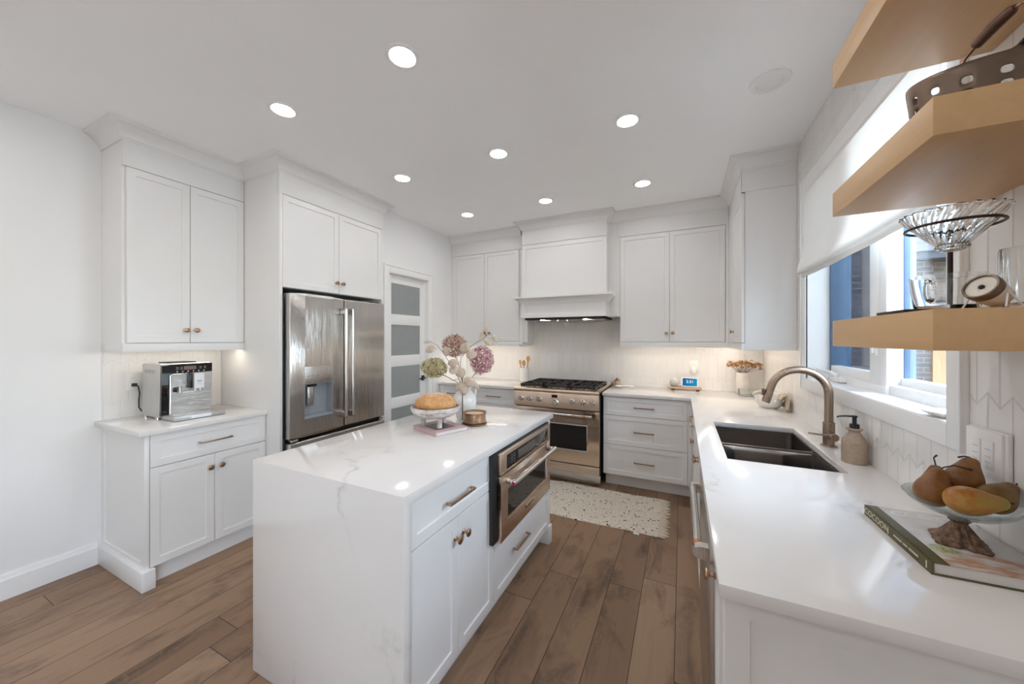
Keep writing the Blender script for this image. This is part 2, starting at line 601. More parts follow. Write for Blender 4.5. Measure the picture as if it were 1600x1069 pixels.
def text_mesh(name, body, size, mat, parent, loc, rot, depth=0.0004, align='CENTER'):
    cu = bpy.data.curves.new('t', 'FONT')
    cu.body = body
    cu.size = size
    cu.extrude = depth
    cu.align_x = align
    cu.align_y = 'CENTER'
    to = bpy.data.objects.new('t', cu)
    COL.objects.link(to)
    dg = bpy.context.evaluated_depsgraph_get()
    me = bpy.data.meshes.new_from_object(to.evaluated_get(dg))
    bpy.data.objects.remove(to)
    me.name = name
    me.materials.clear()
    me.materials.append(M[mat])
    o = bpy.data.objects.new(name, me)
    COL.objects.link(o)
    o.parent = parent
    o.location = Vector(loc) - (origin_of(parent) if parent else V(0, 0, 0))
    o.rotation_euler = rot
    return o

def knob_bm(p, d, r=0.015, out=0.028):
    prof = [(0, 0), (r * 0.62, 0), (r * 0.62, 0.002), (r * 0.36, 0.005), (r * 0.33, out * 0.5), (r * 0.7, out * 0.62),
            (r, out * 0.78), (r * 0.98, out * 0.9), (r * 0.7, out), (0, out * 1.02)]
    return lathe(bmesh.new(), prof, p, d, 20)

def pull_bm(axis, sgn, face, a0, a1, z, out=0.03, w=0.010):
    """square bar pull running along the other horizontal axis"""
    bm = bmesh.new()
    o1, o2 = sorted((face + sgn * (out - w), face + sgn * out))
    p1, p2 = sorted((face, face + sgn * (out - w * 0.5)))
    for s in ((a0, a0 + w), (a1 - w, a1)):
        if axis == 0:
            box(bm, p1, p2, s[0], s[1], z - w / 2, z + w / 2, 0.0015)
        else:
            box(bm, s[0], s[1], p1, p2, z - w / 2, z + w / 2, 0.0015)
    if axis == 0:
        box(bm, o1, o2, a0, a1, z - w / 2, z + w / 2, 0.002)
    else:
        box(bm, a0, a1, o1, o2, z - w / 2, z + w / 2, 0.002)
    return bm

CROWN = [(0.0, 2.648), (0.004, 2.648), (0.006, 2.656), (0.012, 2.66), (0.016, 2.675), (0.024, 2.693), (0.036, 2.709),
         (0.052, 2.721), (0.068, 2.728), (0.074, 2.729), (0.076, 2.7445), (0.0, 2.7445)]

# ------------------------------------------------------------------ the room
CZ = 2.7455
XR = 0.717     # right wall
XT = 0.709     # face of the tile on it
YB = 4.156
YT = 4.148
XL = -3.379
XP = -2.69     # wall with the pantry door
Y0 = -3.4

struct('floor', B(XL - 0.1, XR + 0.12, Y0 - 0.1, YB + 0.1, -0.1, 0.0), 'floor')
struct('ceiling', B(XL - 0.1, XR + 0.185, Y0 - 0.1, YB + 0.1, CZ, CZ + 0.12), 'ceiling')
struct('wall_left', B(XL - 0.1, XL, Y0, 2.64, 0, CZ), 'wall')
bm = bmesh.new()
box(bm, XL, XP, 2.566, 2.64, 0, CZ)
struct('wall_return', bm, 'wall')
bm = bmesh.new()
box(bm, XP - 0.1, XP, 2.64, 2.715, 0, CZ)
box(bm, XP - 0.1, XP, 3.33, YB, 0, CZ)
box(bm, XP - 0.1, XP, 2.715, 3.33, 2.122, CZ)
struct('wall_pantry', bm, 'wall')
struct('wall_back', B(XP - 0.1, XR + 0.185, YB, YB + 0.1, 0, CZ), 'wall')
WY0, WY1, WZ0, WZ1 = 1.485, 2.80, 1.19, 2.37
bm = bmesh.new()
PY0, PY1, PZ1 = -2.5, -0.1, 2.28  # patio opening added out of view to let fill light in
box(bm, XR, XR + 0.185, Y0, PY0, 0, CZ)
box(bm, XR, XR + 0.185, PY1, WY0 - 0.006, 0, CZ)
box(bm, XR, XR + 0.185, PY0, PY1, 0, 0.1)
box(bm, XR, XR + 0.185, PY0, PY1, PZ1, CZ)
box(bm, XR, XR + 0.185, WY1 + 0.006, YB, 0, CZ)
box(bm, XR, XR + 0.185, WY0 - 0.006, WY1 + 0.006, 0, WZ0 - 0.01)
box(bm, XR, XR + 0.185, WY0 - 0.006, WY1 + 0.006, WZ1 + 0.008, CZ)
struct('wall_right', bm, 'wall')
bm = bmesh.new()
for y in (PY0, (PY0 + PY1) / 2 - 0.03, PY1 - 0.06):
    box(bm, XR + 0.05, XR + 0.1, y, y + 0.06, 0.1, PZ1, 0.003)
for z in (0.1, PZ1 - 0.06):
    box(bm, XR + 0.05, XR + 0.1, PY0, PY1, z, z + 0.06, 0.003)
struct('window_added', bm, 'trim')  # frame of the added, unseen patio opening
struct('wall_added_shade', B(0.28, XR + 0.01, -0.22, -0.11, 0, CZ), 'wall')  # unseen stub added to shade the counter end and shelf ends
struct('wall_rear', B(XL - 0.1, XR + 0.185, Y0 - 0.1, Y0, 0, CZ), 'wall')

# baseboard on the left wall
prof = [(0, 0), (0.016, 0), (0.016, 0.108), (0.012, 0.113), (0.011, 0.128), (0.007, 0.138), (0, 0.138)]
struct('baseboard_left', sweep(bmesh.new(), prof, [(XL, Y0, 0), (XL, 0.902, 0)], -1), 'trim')

# tile on the walls
def tiles(name, bm, mat, label):
    o = solo(name, bm, mat, label, 'backsplash')
    return o
bm = bmesh.new()
for y0, y1, z0, z1 in ((0.30, WY0 - 0.03, 0.9, CZ), (WY1 + 0.03, YT, 0.9, CZ), (WY0 - 0.03, WY1 + 0.03, 0.9, WZ0 - 0.02), (WY0 - 0.03, WY1 + 0.03, WZ1 + 0.02, CZ)):
    box(bm, XT, XR - 0.0005, y0, y1, z0, z1 - 0.001)
tiles('tile_backsplash', bm, 'tile_y', 'white picket tile covering the wall around the sink window')
tiles('tile_backsplash', B(XP + 0.001, XT - 0.001, YT, YB - 0.0005, 0.9, 1.9), 'tile_x', 'white picket tile behind the gas range, under the back cabinets')
tiles('tile_backsplash', B(XL + 0.0005, XL + 0.008, 0.921, 1.577, 0.9, 1.372), 'tile_nook', 'small field of white picket tile behind the espresso machine')

# pantry door
door = struct('door_1', B(-2.785, -2.745, 2.72, 3.325, 0.008, 2.115), 'trim')
bm = bmesh.new()
zs = [(1.702, 2.028), (1.263, 1.590), (0.822, 1.146), (0.385, 0.706)]
gy0, gy1 = 2.796, 3.247
bm2 = bmesh.new()
box(bm2, -2.747, -2.737, 2.72, gy0, 0.008, 2.115, 0.001)
box(bm2, -2.747, -2.737, gy1, 3.325, 0.008, 2.115, 0.001)
edges = [2.115] + [z for a, b in zs for z in (b, a)] + [0.008]
for i in range(0, len(edges), 2):
    box(bm2, -2.747, -2.737, gy0, gy1, edges[i + 1], edges[i], 0.001)
obj('rails', bm2, 'trim', door)
for a, b in zs:
    obj('glass_panel', B(-2.746, -2.743, gy0, gy1, a, b), 'frosted', door)
bm = bmesh.new()
box(bm, -2.737, -2.731, 3.268, 3.318, 0.955, 1.015, 0.002)
cyl(bm, (-2.731, 3.293, 0.985), (-2.70, 3.293, 0.985), 0.009)
box(bm, -2.706, -2.694, 3.20, 3.302, 0.977, 0.993, 0.003)
obj('door_lever', bm, 'black', door)
bm = bmesh.new()
prof = [(0, 0), (0, 0.018), (0.010, 0.018), (0.014, 0.011), (0.062, 0.009), (0.070, 0.014), (0.075, 0.014), (0.075, 0)]
for y0, y1 in ((2.64, 2.717), (3.328, 3.403)):
    box(bm, XP - 0.001, XP + 0.012, y0, y1, 0, 2.122 + 0.075, 0.003)
box(bm, XP - 0.001, XP + 0.012, 2.717, 3.328, 2.120, 2.197, 0.003)
for y0, y1 in ((2.64, 2.652), (3.391, 3.403)):
    box(bm, XP + 0.011, XP + 0.019, y0, y1, 0, 2.197, 0.003)
box(bm, XP + 0.011, XP + 0.019, 2.64, 3.403, 2.185, 2.197, 0.003)
for y0, y1 in ((2.7135, 2.72), (3.325, 3.3315)):
    box(bm, XP - 0.1, XP, y0, y1, 0, 2.122)
box(bm, XP - 0.1, XP, 2.7135, 3.3315, 2.116, 2.1235)
box(bm, -2.742, -2.735, 3.312, 3.325, 0, 2.116, 0.001)
struct('trim_1', bm, 'trim')

# sink window
bm = bmesh.new()
cx0, cx1 = 0.695, XT + 0.0002
box(bm, cx0, cx1, WY0 - 0.07, WY0, 1.123, 2.452, 0.003)
box(bm, cx0, cx1, WY1, WY1 + 0.088, 1.123, 2.452, 0.003)
box(bm, cx0, cx1, WY0, WY1, 1.123, WZ0, 0.003)
box(bm, cx0, cx1, WY0, WY1, WZ1, 2.452, 0.003)
for y0, y1 in ((WY0 - 0.07, WY0 - 0.056), (WY1 + 0.074, WY1 + 0.088)):
    box(bm, cx0 - 0.006, cx0 + 0.002, y0, y1, 1.123, 2.452, 0.002)
win = struct('window_1', bm, 'trim')
bm = bmesh.new()
box(bm, 0.70, 0.90, WY0 - 0.012, WY0, WZ0 - 0.012, WZ1 + 0.012)
box(bm, 0.70, 0.90, WY1, WY1 + 0.012, WZ0 - 0.012, WZ1 + 0.012)
box(bm, 0.70, 0.90, WY0, WY1, WZ1, WZ1 + 0.012)
obj('jamb', bm, 'trim', win)
obj('window_sill', B(0.698, 0.90, WY0, WY1, WZ0 - 0.012, WZ0 + 0.004, 0.002), 'trim', win)
bm = bmesh.new()
for y0, y1, z0, z1 in ((2.19, 2.29, 1.225, WZ1), (2.29, 2.80, 1.225, 1.28), (2.29, 2.80, 2.31, WZ1)):
    box(bm, 0.815, 0.86, y0, y1, z0, z1, 0.004)
box(bm, 0.808, 0.86, 2.12, 2.80, WZ0, 1.228, 0.004)
obj('casement_sash', bm, 'trim', win)
bm = bmesh.new()
box(bm, 0.812, 0.868, 2.125, 2.192, WZ0, WZ1, 0.003)
box(bm, 0.82, 0.87, WY0, 2.1245, WZ0, 1.235, 0.004)
box(bm, 0.858, 0.90, WY0, 2.1245, 1.222, 1.266, 0.004)
box(bm, 0.858, 0.90, WY0, 2.1245, 2.31, WZ1, 0.004)
box(bm, 0.861, 0.899, WY0, WY0 + 0.04, 1.225, WZ1 - 0.003, 0.004)
obj('fixed_frame', bm, 'trim', win)
obj('glass_pane', B(0.884, 0.887, 2.20, 2.782, 1.24, 2.36), 'pane', win)
obj('glass_pane', B(0.878, 0.882, WY0 + 0.035, 2.10, 1.26, 2.315), 'pane', win)
def meshscreen():
    t = NT('dark insect screen')
    a = t.n('BsdfTransparent', {'Color': (1, 1, 1)})
    d = t.n('BsdfDiffuse', {'Color': (0.03, 0.045, 0.075)})
    mx = t.n('MixShader', {0: 0.55})
    t.t.links.new(a.outputs[0], mx.inputs[1])
    t.t.links.new(d.outputs[0], mx.inputs[2])
    t.t.links.new(mx.outputs[0], t.out.inputs[0])
    return t.m
M['screen'] = meshscreen()
obj('insect_screen', B(0.892, 0.8935, 2.20, 2.782, 1.24, 2.36), 'screen', win)
M['slate'] = simple('slate blue cladding', (0.09, 0.155, 0.25), 0.45, var=0.05)
bm = bmesh.new()
box(bm, 0.869, 0.908, 2.1255, 2.199, 1.20, 2.368, 0.003)
box(bm, 0.813, 0.90, 2.779, 2.7995, 1.229, 2.3695, 0.004)
box(bm, 0.902, 0.93, 2.84, 2.95, 1.15, 2.42, 0.005)
box(bm, 0.905, 0.935, WY0, WY1, 1.12, 1.20, 0.005)
obj('outer_cladding', bm, 'slate', win)
bm = bmesh.new()
box(bm, 0.775, 0.812, 2.53, 2.66, 1.197, 1.226, 0.006)
tube(bm, [(0.79, 2.60, 1.226), (0.77, 2.62, 1.245), (0.755, 2.68, 1.25), (0.75, 2.74, 1.252), (0.748, 2.76, 1.256)], [0.011, 0.011, 0.008, 0.008, 0.011], 10)
obj('crank_handle', bm, 'whiteplastic', win)
bm = bmesh.new()
box(bm, 0.805, 0.816, 2.205, 2.235, 1.36, 1.44, 0.004)
box(bm, 0.793, 0.806, 2.210, 2.228, 1.37, 1.47, 0.005)
obj('sash_lock', bm, 'whiteplastic', win)

# roman shade
bm = bmesh.new()
prof = [(0.688, 2.352), (0.690, 2.25), (0.690, 2.12), (0.688, 2.02), (0.680, 1.955), (0.664, 1.905), (0.655, 1.872), (0.656, 1.852), (0.668, 1.846),
        (0.680, 1.858), (0.684, 1.872), (0.678, 1.862), (0.674, 1.846), (0.676, 1.832), (0.684, 1.826), (0.690, 1.836), (0.691, 1.86)]
ny = 40
grid = []
for i in range(ny + 1):
    f = i / ny
    y = WY0 + 0.004 + (WY1 + 0.004 - WY0 - 0.008) * f
    ring = []
    for k, (x, z) in enumerate(prof):
        w = min(1.0, max(0.0, (2.2 - z) / 0.4))
        sag = -0.012 * math.sin(PI * f) * w
        ring.append(bm.verts.new((x + 0.0035 * w * math.sin(9 * f + z * 14) + 0.002 * w * math.sin(23 * f), y, z + sag)))
    grid.append(ring)
for a, b in zip(grid, grid[1:]):
    for k in range(len(prof) - 1):
        bm.faces.new((a[k], a[k + 1], b[k + 1], b[k]))
sh = thing('roman_shade', 'cream linen roman shade drawn half down over the sink window', 'window shade', (0.69, 2.14, 1.83))
obj('shade_cloth', bm, 'shade', sh, angle=80)
obj('headrail', B(0.690, 0.712, WY0 + 0.004, WY1 - 0.004, 2.335, 2.365, 0.003), 'trim', sh)

# ------------------------------------------------------------------ outside the window
def brick():
    t = NT('grey brown brick')
    p = t.pos()
    s = t.n('SeparateXYZ')
    t.t.links.new(p, s.inputs[0])
    c = t.n('CombineXYZ', {'X': t.math('ADD', s.outputs[0], s.outputs[1]), 'Y': s.outputs[2], 'Z': 0.0}).outputs[0]
    b = t.n('TexBrick', {'Color1': (0.17, 0.125, 0.10), 'Color2': (0.105, 0.085, 0.075), 'Mortar': (0.25, 0.225, 0.20), 'Scale': 1.0,
                         'Mortar Size': 0.008, 'Brick Width': 0.22, 'Row Height': 0.085})
    t.t.links.new(c, b.inputs['Vector'])
    t.bsdf(Base_Color=b.outputs[0], Roughness=0.85)
    return t.m
M['brick'] = brick()
def shingles():
    t = NT('weathered roof shingles')
    p = t.pos()
    b = t.n('TexBrick', {'Color1': (0.20, 0.195, 0.19), 'Color2': (0.12, 0.115, 0.115), 'Mortar': (0.04, 0.04, 0.04), 'Scale': 1.0,
                         'Mortar Size': 0.012, 'Brick Width': 0.3, 'Row Height': 0.16})
    s = t.n('SeparateXYZ')
    t.t.links.new(p, s.inputs[0])
    c = t.n('CombineXYZ', {'X': t.math('ADD', s.outputs[0], s.outputs[1]), 'Y': t.math('MULTIPLY', s.outputs[2], 2.2), 'Z': 0.0}).outputs[0]
    t.t.links.new(c, b.inputs['Vector'])
    t.bsdf(Base_Color=b.outputs[0], Roughness=0.9)
    return t.m
M['shingle'] = shingles()
M['fascia'] = simple('dark painted fascia', (0.035, 0.045, 0.065), 0.5)
M['fence'] = woodgrain('pale fence boards', (0.34, 0.22, 0.11), (0.55, 0.40, 0.23), 2)
M['lawn'] = simple('grass and gravel', (0.12, 0.13, 0.08), 0.95, var=0.4)
struct('ground', B(0.94, 24, -8, 30, -0.6, -0.3), 'lawn')
hs = thing('neighbour_house', 'brick neighbour house with grey shingle roof seen through the sink window', 'house', (4, 10, -0.3))
bm = bmesh.new()
box(bm, 2.6, 3.97, 8.8, 9.0, -0.3, 2.86)
box(bm, 2.6, 12.0, 9.0, 15.5, -0.3, 2.86)
box(bm, 1.5, 2.52, 6.4, 9.0, -0.3, 3.4)
obj('brick_wall', bm, 'brick', hs)
bm = bmesh.new()
box(bm, 2.6, 12.4, 8.55, 9.0, 2.82, 2.94)
box(bm, 1.3, 2.6, 6.15, 6.45, 3.3, 3.5)
obj('eave', bm, 'fascia', hs)
bm = bmesh.new()
prism(bm, [(8.5, 2.94), (12.0, 4.0), (15.8, 2.94)], 0, 2.6, 12.4)
prism(bm, [(1.2, 3.5), (1.95, 4.0), (2.7, 3.5)], 1, 6.1, 9.2)
obj('roof', bm, 'shingle', hs)
fn = thing('wood_fence', 'pale wooden fence beyond the right window pane', 'fence', (4.3, 7.2, -0.3))
bm = bmesh.new()
for k in range(22):
    x = 3.31 + k * 0.16
    box(bm, x, x + 0.15, 7.35, 7.38, -0.3, 1.32 + 0.004 * (k % 3))
obj('boards', bm, 'fence', fn)
obj('rail', B(3.31, 6.8, 7.38, 7.43, 0.95, 1.03), 'fence', fn)

# ------------------------------------------------------------------ cabinets
def crown(parent, path, side):
    obj('crown_moulding', sweep(bmesh.new(), CROWN, path, side), 'cab', parent)

# coffee corner: base cabinet
FX = -2.768
c = thing('coffee_base_cabinet', 'white base cabinet with plinth block under the espresso machine', 'cabinet', (-3.07, 1.25, 0))
bm = bmesh.new()
box(bm, XL + 0.001, FX - 0.0215, 0.935, 1.576, 0.11, 0.883)
obj('carcass', bm, 'cab', c)
bm = bmesh.new()
shaker(bm, 1, -1, 0.92, XL + 0.001, FX - 0.001, 0.10, 0.883, 0.02, 0.062)
obj('end_panel', bm, 'cab', c)
obj('face_stile', B(FX - 0.02, FX, 0.921, 0.942, 0.10, 0.883, 0.001), 'cab', c)
bm = bmesh.new()
box(bm, XL + 0.001, -2.744, 0.901, 0.962, 0, 0.113, 0.004)
obj('plinth_block', bm, 'cab', c)
obj('toe_kick', B(-2.84, -2.818, 0.962, 1.576, 0, 0.115), 'cab', c)
bm = bmesh.new()
shaker(bm, 0, 1, FX, 0.945, 1.574, 0.692, 0.880)
d = obj('drawer', bm, 'cab', c)
obj('handle', pull_bm(0, 1, FX, 1.172, 1.353, 0.780), 'brass', d)
for y0, y1, ky in ((0.945, 1.257, 1.230), (1.260, 1.574, 1.292)):
    bm = bmesh.new()
    shaker(bm, 0, 1, FX, y0, y1, 0.116, 0.688)
    d = obj('door', bm, 'cab', c)
    obj('knob', knob_bm((FX, ky, 0.606), (1, 0, 0), 0.017), 'brass', d)
# its worktop
solo('coffee_worktop', B(XL + 0.001, -2.746, 0.889, 1.577, 0.884, 0.914, 0.002), 'quartz', 'white quartz worktop under the espresso machine', 'worktop')

# coffee corner: wall cabinet
UX = -3.048
c = thing('coffee_wall_cabinet', 'white two-door wall cabinet hanging above the espresso machine', 'cabinet', (-3.2, 1.25, 1.36))
obj('carcass', B(XL + 0.001, UX - 0.0215, 0.9195, 1.577, 1.372, 2.655), 'cab', c)
bm = bmesh.new()
box(bm, UX - 0.03, UX, 0.918, 1.577, 1.358, 1.410, 0.001)
box(bm, XL + 0.001, UX - 0.03, 0.918, 0.936, 1.358, 1.41, 0.001)
obj('light_rail', bm, 'cab', c)
obj('frieze', B(UX - 0.03, UX, 0.918, 1.577, 2.494, 2.655, 0.002), 'cab', c)
for y0, y1, ky in ((0.936, 1.243, 1.219), (1.246, 1.575, 1.275)):
    bm = bmesh.new()
    shaker(bm, 0, 1, UX, y0, y1, 1.414, 2.490)
    d = obj('door', bm, 'cab', c)
    obj('knob', knob_bm((UX, ky, 1.498), (1, 0, 0), 0.016), 'brass', d)
crown(c, [(XL + 0.001, 0.918, 0), (UX, 0.918, 0), (UX, 1.577, 0)], -1)

# fridge surround
GX = -2.61
c = thing('fridge_cabinet', 'tall white fridge surround with a two-door cabinet on top', 'cabinet', (-3.0, 2.07, 0))
obj('side_panel', B(XL + 0.001, GX, 1.5785, 1.600, 0, 2.655, 0.001), 'cab', c)
obj('side_panel', B(XL + 0.001, GX, 2.541, 2.563, 0, 2.655, 0.001), 'cab', c)
obj('carcass', B(XL + 0.001, GX - 0.0215, 1.601, 2.540, 1.815, 2.655), 'cab', c)
obj('frieze', B(GX - 0.03, GX + 0.0015, 1.5772, 2.5645, 2.494, 2.655, 0.001), 'cab', c)
for y0, y1, ky in ((1.602, 2.069, 2.042), (2.072, 2.539, 2.100)):
    bm = bmesh.new()
    shaker(bm, 0, 1, GX, y0, y1, 1.818, 2.490)
    d = obj('door', bm, 'cab', c)
    obj('knob', knob_bm((GX, ky, 1.906), (1, 0, 0), 0.016), 'bronze', d)
crown(c, [(XL + 0.001, 1.5785, 0), (GX, 1.5785, 0), (GX, 2.563, 0), (XP + 0.001, 2.563, 0)], -1)

# back wall, left of the hood
UY = 3.795
c = thing('back_wall_cabinet', 'white two-door wall cabinet left of the range hood', 'cabinet', (-2.2, 4.0, 1.36))
obj('carcass', B(XP + 0.001, -1.69, UY + 0.0215, YT - 0.001, 1.372, 2.655), 'cab', c)
bm = bmesh.new()
box(bm, XP + 0.001, -1.729, UY, UY + 0.03, 1.358, 1.408, 0.001)
box(bm, -1.749, -1.729, UY + 0.03, YT - 0.001, 1.358, 1.40, 0.001)
obj('light_rail', bm, 'cab', c)
bm = bmesh.new()
box(bm, XP + 0.001, -1.69, UY, UY + 0.03, 2.494, 2.655, 0.002)
box(bm, XP + 0.001, -2.654, UY + 0.001, UY + 0.02, 1.40, 2.5)
obj('frieze', bm, 'cab', c)
for x0, x1, kx in ((-2.651, -2.199, -2.225), (-2.196, -1.731, -2.168)):
    bm = bmesh.new()
    shaker(bm, 1, -1, UY, x0, x1, 1.412, 2.490)
    d = obj('door', bm, 'cab', c)
    obj('knob', knob_bm((kx, UY, 1.498), (0, -1, 0), 0.016), 'brass', d)
crown(c, [(XP + 0.001, UY, 0), (-1.70, UY, 0)], -1)

# range hood
HY = 3.66
HX0, HX1 = -1.628, -0.690
c = thing('range_hood', 'white panelled range hood with a mantel ledge above the gas range', 'range hood', (-1.16, 3.9, 1.67))
bm = bmesh.new()
box(bm, HX0, HX1, HY + 0.021, YT - 0.001, 1.88, 2.655)
obj('chimney_box', bm, 'cab', c)
bm = bmesh.new()
shaker(bm, 1, -1, HY, HX0, HX1, 1.88, 2.490, 0.02, 0.062)
obj('front_panel', bm, 'cab', c)
obj('frieze', B(HX0 - 0.0012, HX1 + 0.0012, HY - 0.001, HY + 0.03, 2.493, 2.655, 0.001), 'cab', c)
bm = bmesh.new()
prof = [(0.0, 1.822), (0.004, 1.822), (0.008, 1.834), (0.013, 1.842), (0.028, 1.858), (0.050, 1.876), (0.062, 1.882), (0.066, 1.886), (0.066, 1.903), (0.0, 1.905)]
sweep(bm, prof, [(HX0, UY, 0), (HX0, HY - 0.03, 0), (HX1, HY - 0.03, 0), (HX1, YT - 0.001, 0)], -1)
obj('mantel_ledge', bm, 'cab', c)
bm = bmesh.new()
shaker(bm, 1, -1, HY - 0.03, HX0, HX1, 1.672, 1.880, 0.02, 0.055)
box(bm, HX0, HX0 + 0.02, HY - 0.011, YT - 0.001, 1.672, 1.88)
box(bm, HX1 - 0.02, HX1, HY - 0.011, YT - 0.001, 1.672, 1.88)
obj('valance', bm, 'cab', c)
obj('filler_strip', B(HX1, -0.5805, UY + 0.002, UY + 0.02, 1.672, 2.655, 0.001), 'cab', c)
obj('filler_strip', B(HX0 - 0.061, HX0, UY + 0.02, UY + 0.04, 1.4, 2.655, 0.001), 'cab', c)
bm = bmesh.new()
box(bm, HX0 + 0.03, HX1 - 0.03, HY + 0.01, YT - 0.04, 1.650, 1.70, 0.004)
ins = obj('insert', bm, 'iron', c)
for lx in (-1.40, -0.92):
    obj('lamp', cyl(bmesh.new(), (lx, HY + 0.05, 1.644), (lx, HY + 0.05, 1.6505), 0.026), 'hoodlamp', ins)
for lx in (-1.22, -1.12):
    obj('control_knob', cyl(bmesh.new(), (lx, HY + 0.045, 1.632), (lx, HY + 0.045, 1.651), 0.011), 'chrome', ins)
for x0, x1 in ((-1.58, -1.17), (-1.15, -0.74)):
    bm = bmesh.new()
    for k in range(7):
        box(bm, x0, x1, HY + 0.11 + k * 0.047, HY + 0.14 + k * 0.047, 1.645, 1.651)
    obj('baffle_filter', bm, 'steel', ins)
crown(c, [(HX0, 4.10, 0), (HX0, HY, 0), (HX1, HY, 0), (HX1, 4.10, 0)], -1)

# back wall, right of the hood
c = thing('back_wall_cabinet', 'white two-door wall cabinet right of the range hood, above the smart display', 'cabinet', (-0.1, 4.0, 1.36))
obj('carcass', B(-0.579, 0.384, UY + 0.0215, YT - 0.001, 1.372, 2.655), 'cab', c)
bm = bmesh.new()
box(bm, -0.579, 0.366, UY, UY + 0.03, 1.358, 1.408, 0.001)
box(bm, -0.579, -0.559, UY + 0.03, YT - 0.001, 1.358, 1.40, 0.001)
obj('light_rail', bm, 'cab', c)
bm = bmesh.new()
box(bm, -0.61, 0.386, UY, UY + 0.03, 2.494, 2.655, 0.002)
box(bm, 0.362, 0.386, UY + 0.002, UY + 0.03, 1.358, 2.494)
obj('frieze', bm, 'cab', c)
for x0, x1, kx in ((-0.578, -0.113, -0.140), (-0.110, 0.358, -0.082)):
    bm = bmesh.new()
    shaker(bm, 1, -1, UY, x0, x1, 1.412, 2.490)
    d = obj('door', bm, 'cab', c)
    obj('knob', knob_bm((kx, UY, 1.498), (0, -1, 0), 0.016), 'brass', d)
crown(c, [(HX1 + 0.002, UY, 0), (0.384, UY, 0)], -1)

# wall cabinet turned onto the window wall
TX, TY = 0.387, 3.028
c = thing('corner_wall_cabinet', 'white wall cabinet in the back right corner, its side beside the window', 'cabinet', (0.55, 3.5, 1.36))
obj('carcass', B(TX + 0.0215, XT - 0.001, TY + 0.0015, YT - 0.001, 1.372, 2.655), 'cab', c)
obj('side_panel', B(TX + 0.0215, XT - 0.001, TY - 0.0012, TY + 0.003, 1.412, 2.493), 'cab', c)
bm = bmesh.new()
box(bm, TX, TX + 0.02, TY, UY, 1.358, 1.408, 0.001)
box(bm, TX + 0.02, XT - 0.001, TY - 0.0016, TY + 0.018, 1.358, 1.408, 0.001)
obj('light_rail', bm, 'cab', c)
bm = bmesh.new()
box(bm, TX, TX + 0.02, TY, UY, 2.497, 2.655, 0.001)
box(bm, TX, XT - 0.001, TY - 0.003, TY + 0.018, 2.497, 2.655, 0.001)
obj('frieze', bm, 'cab', c)
bm = bmesh.new()
shaker(bm, 0, -1, TX, TY + 0.002, 3.53, 1.412, 2.492)
d = obj('door', bm, 'cab', c)
obj('knob', knob_bm((TX, 3.46, 1.498), (-1, 0, 0), 0.016), 'brass', d)
obj('filler_strip', B(TX, TX + 0.02, 3.533, UY, 1.408, 2.497), 'cab', c)
crown(c, [(TX, 4.10, 0), (TX, TY - 0.003, 0), (XT - 0.001, TY - 0.003, 0)], -1)

# led strips under the wall cabinets
def strip(x0, x1, y0, y1, label):
    solo('led_strip', B(x0, x1, y0, y1, 1.364, 1.3715), 'strip', label, 'light', 'led strips under the wall cabinets')
strip(-3.13, -3.10, 0.98, 1.53, 'lit led strip under the wall cabinet above the espresso machine')
strip(-2.66, -1.76, UY + 0.05, UY + 0.08, 'lit led strip under the wall cabinet left of the range hood')
strip(-0.55, 0.37, UY + 0.05, UY + 0.08, 'lit led strip under the wall cabinet right of the range hood')
strip(0.42, 0.45, 3.06, 4.08, 'lit led strip under the corner wall cabinet beside the window')

# back base cabinet left of the range
BY = 3.545
c = thing('back_base_cabinet', 'white drawer base cabinet left of the gas range, half hidden by the island', 'cabinet', (-2.15, 3.85, 0))
obj('carcass', B(XP + 0.001, -1.632, BY + 0.0215, YT - 0.001, 0.11, 0.883), 'cab', c)
obj('toe_kick', B(XP + 0.001, -1.632, 3.62, 3.644, 0, 0.112), 'cab', c)
for x0, x1, hx0, hx1 in ((XP + 0.012, -2.214, -2.56, -2.38), (-2.210, -1.634, -2.15, -1.96)):
    for i, (z0, z1) in enumerate(((0.70, 0.878), (0.412, 0.696), (0.118, 0.408))):
        bm = bmesh.new()
        shaker(bm, 1, -1, BY, x0, x1, z0, z1)
        d = obj('drawer', bm, 'cab', c)
        obj('handle', pull_bm(1, -1, BY, hx0 if x0 < -2.3 else -2.02, hx1 if x0 < -2.3 else -1.84, (z0 + z1) / 2), 'bronze', d)
solo('back_worktop', B(XP + 0.001, -1.628, 3.521, YT - 0.001, 0.884, 0.914, 0.002), 'quartz', 'white quartz worktop left of the gas range', 'worktop')

# drawer base right of the range
c = thing('drawer_base_cabinet', 'white three-drawer base cabinet right of the gas range', 'cabinet', (-0.3, 3.85, 0))
obj('carcass', B(-0.704, 0.082, BY + 0.0215, YT - 0.001, 0.11, 0.883), 'cab', c)
bm = bmesh.new()
box(bm, -0.69, 0.12, 3.62, 3.644, 0, 0.112)
obj('toe_kick', bm, 'cab', c)
obj('filler_strip', B(0.047, 0.082, BY + 0.003, BY + 0.02, 0.11, 0.883), 'cab', c)
for z0, z1 in ((0.700, 0.878), (0.416, 0.696), (0.124, 0.412)):
    bm = bmesh.new()
    shaker(bm, 1, -1, BY, -0.700, 0.045, z0, z1)
    d = obj('drawer', bm, 'cab', c)
    obj('handle', pull_bm(1, -1, BY, -0.412, -0.235, (z0 + z1) / 2 - 0.003), 'bronze', d)

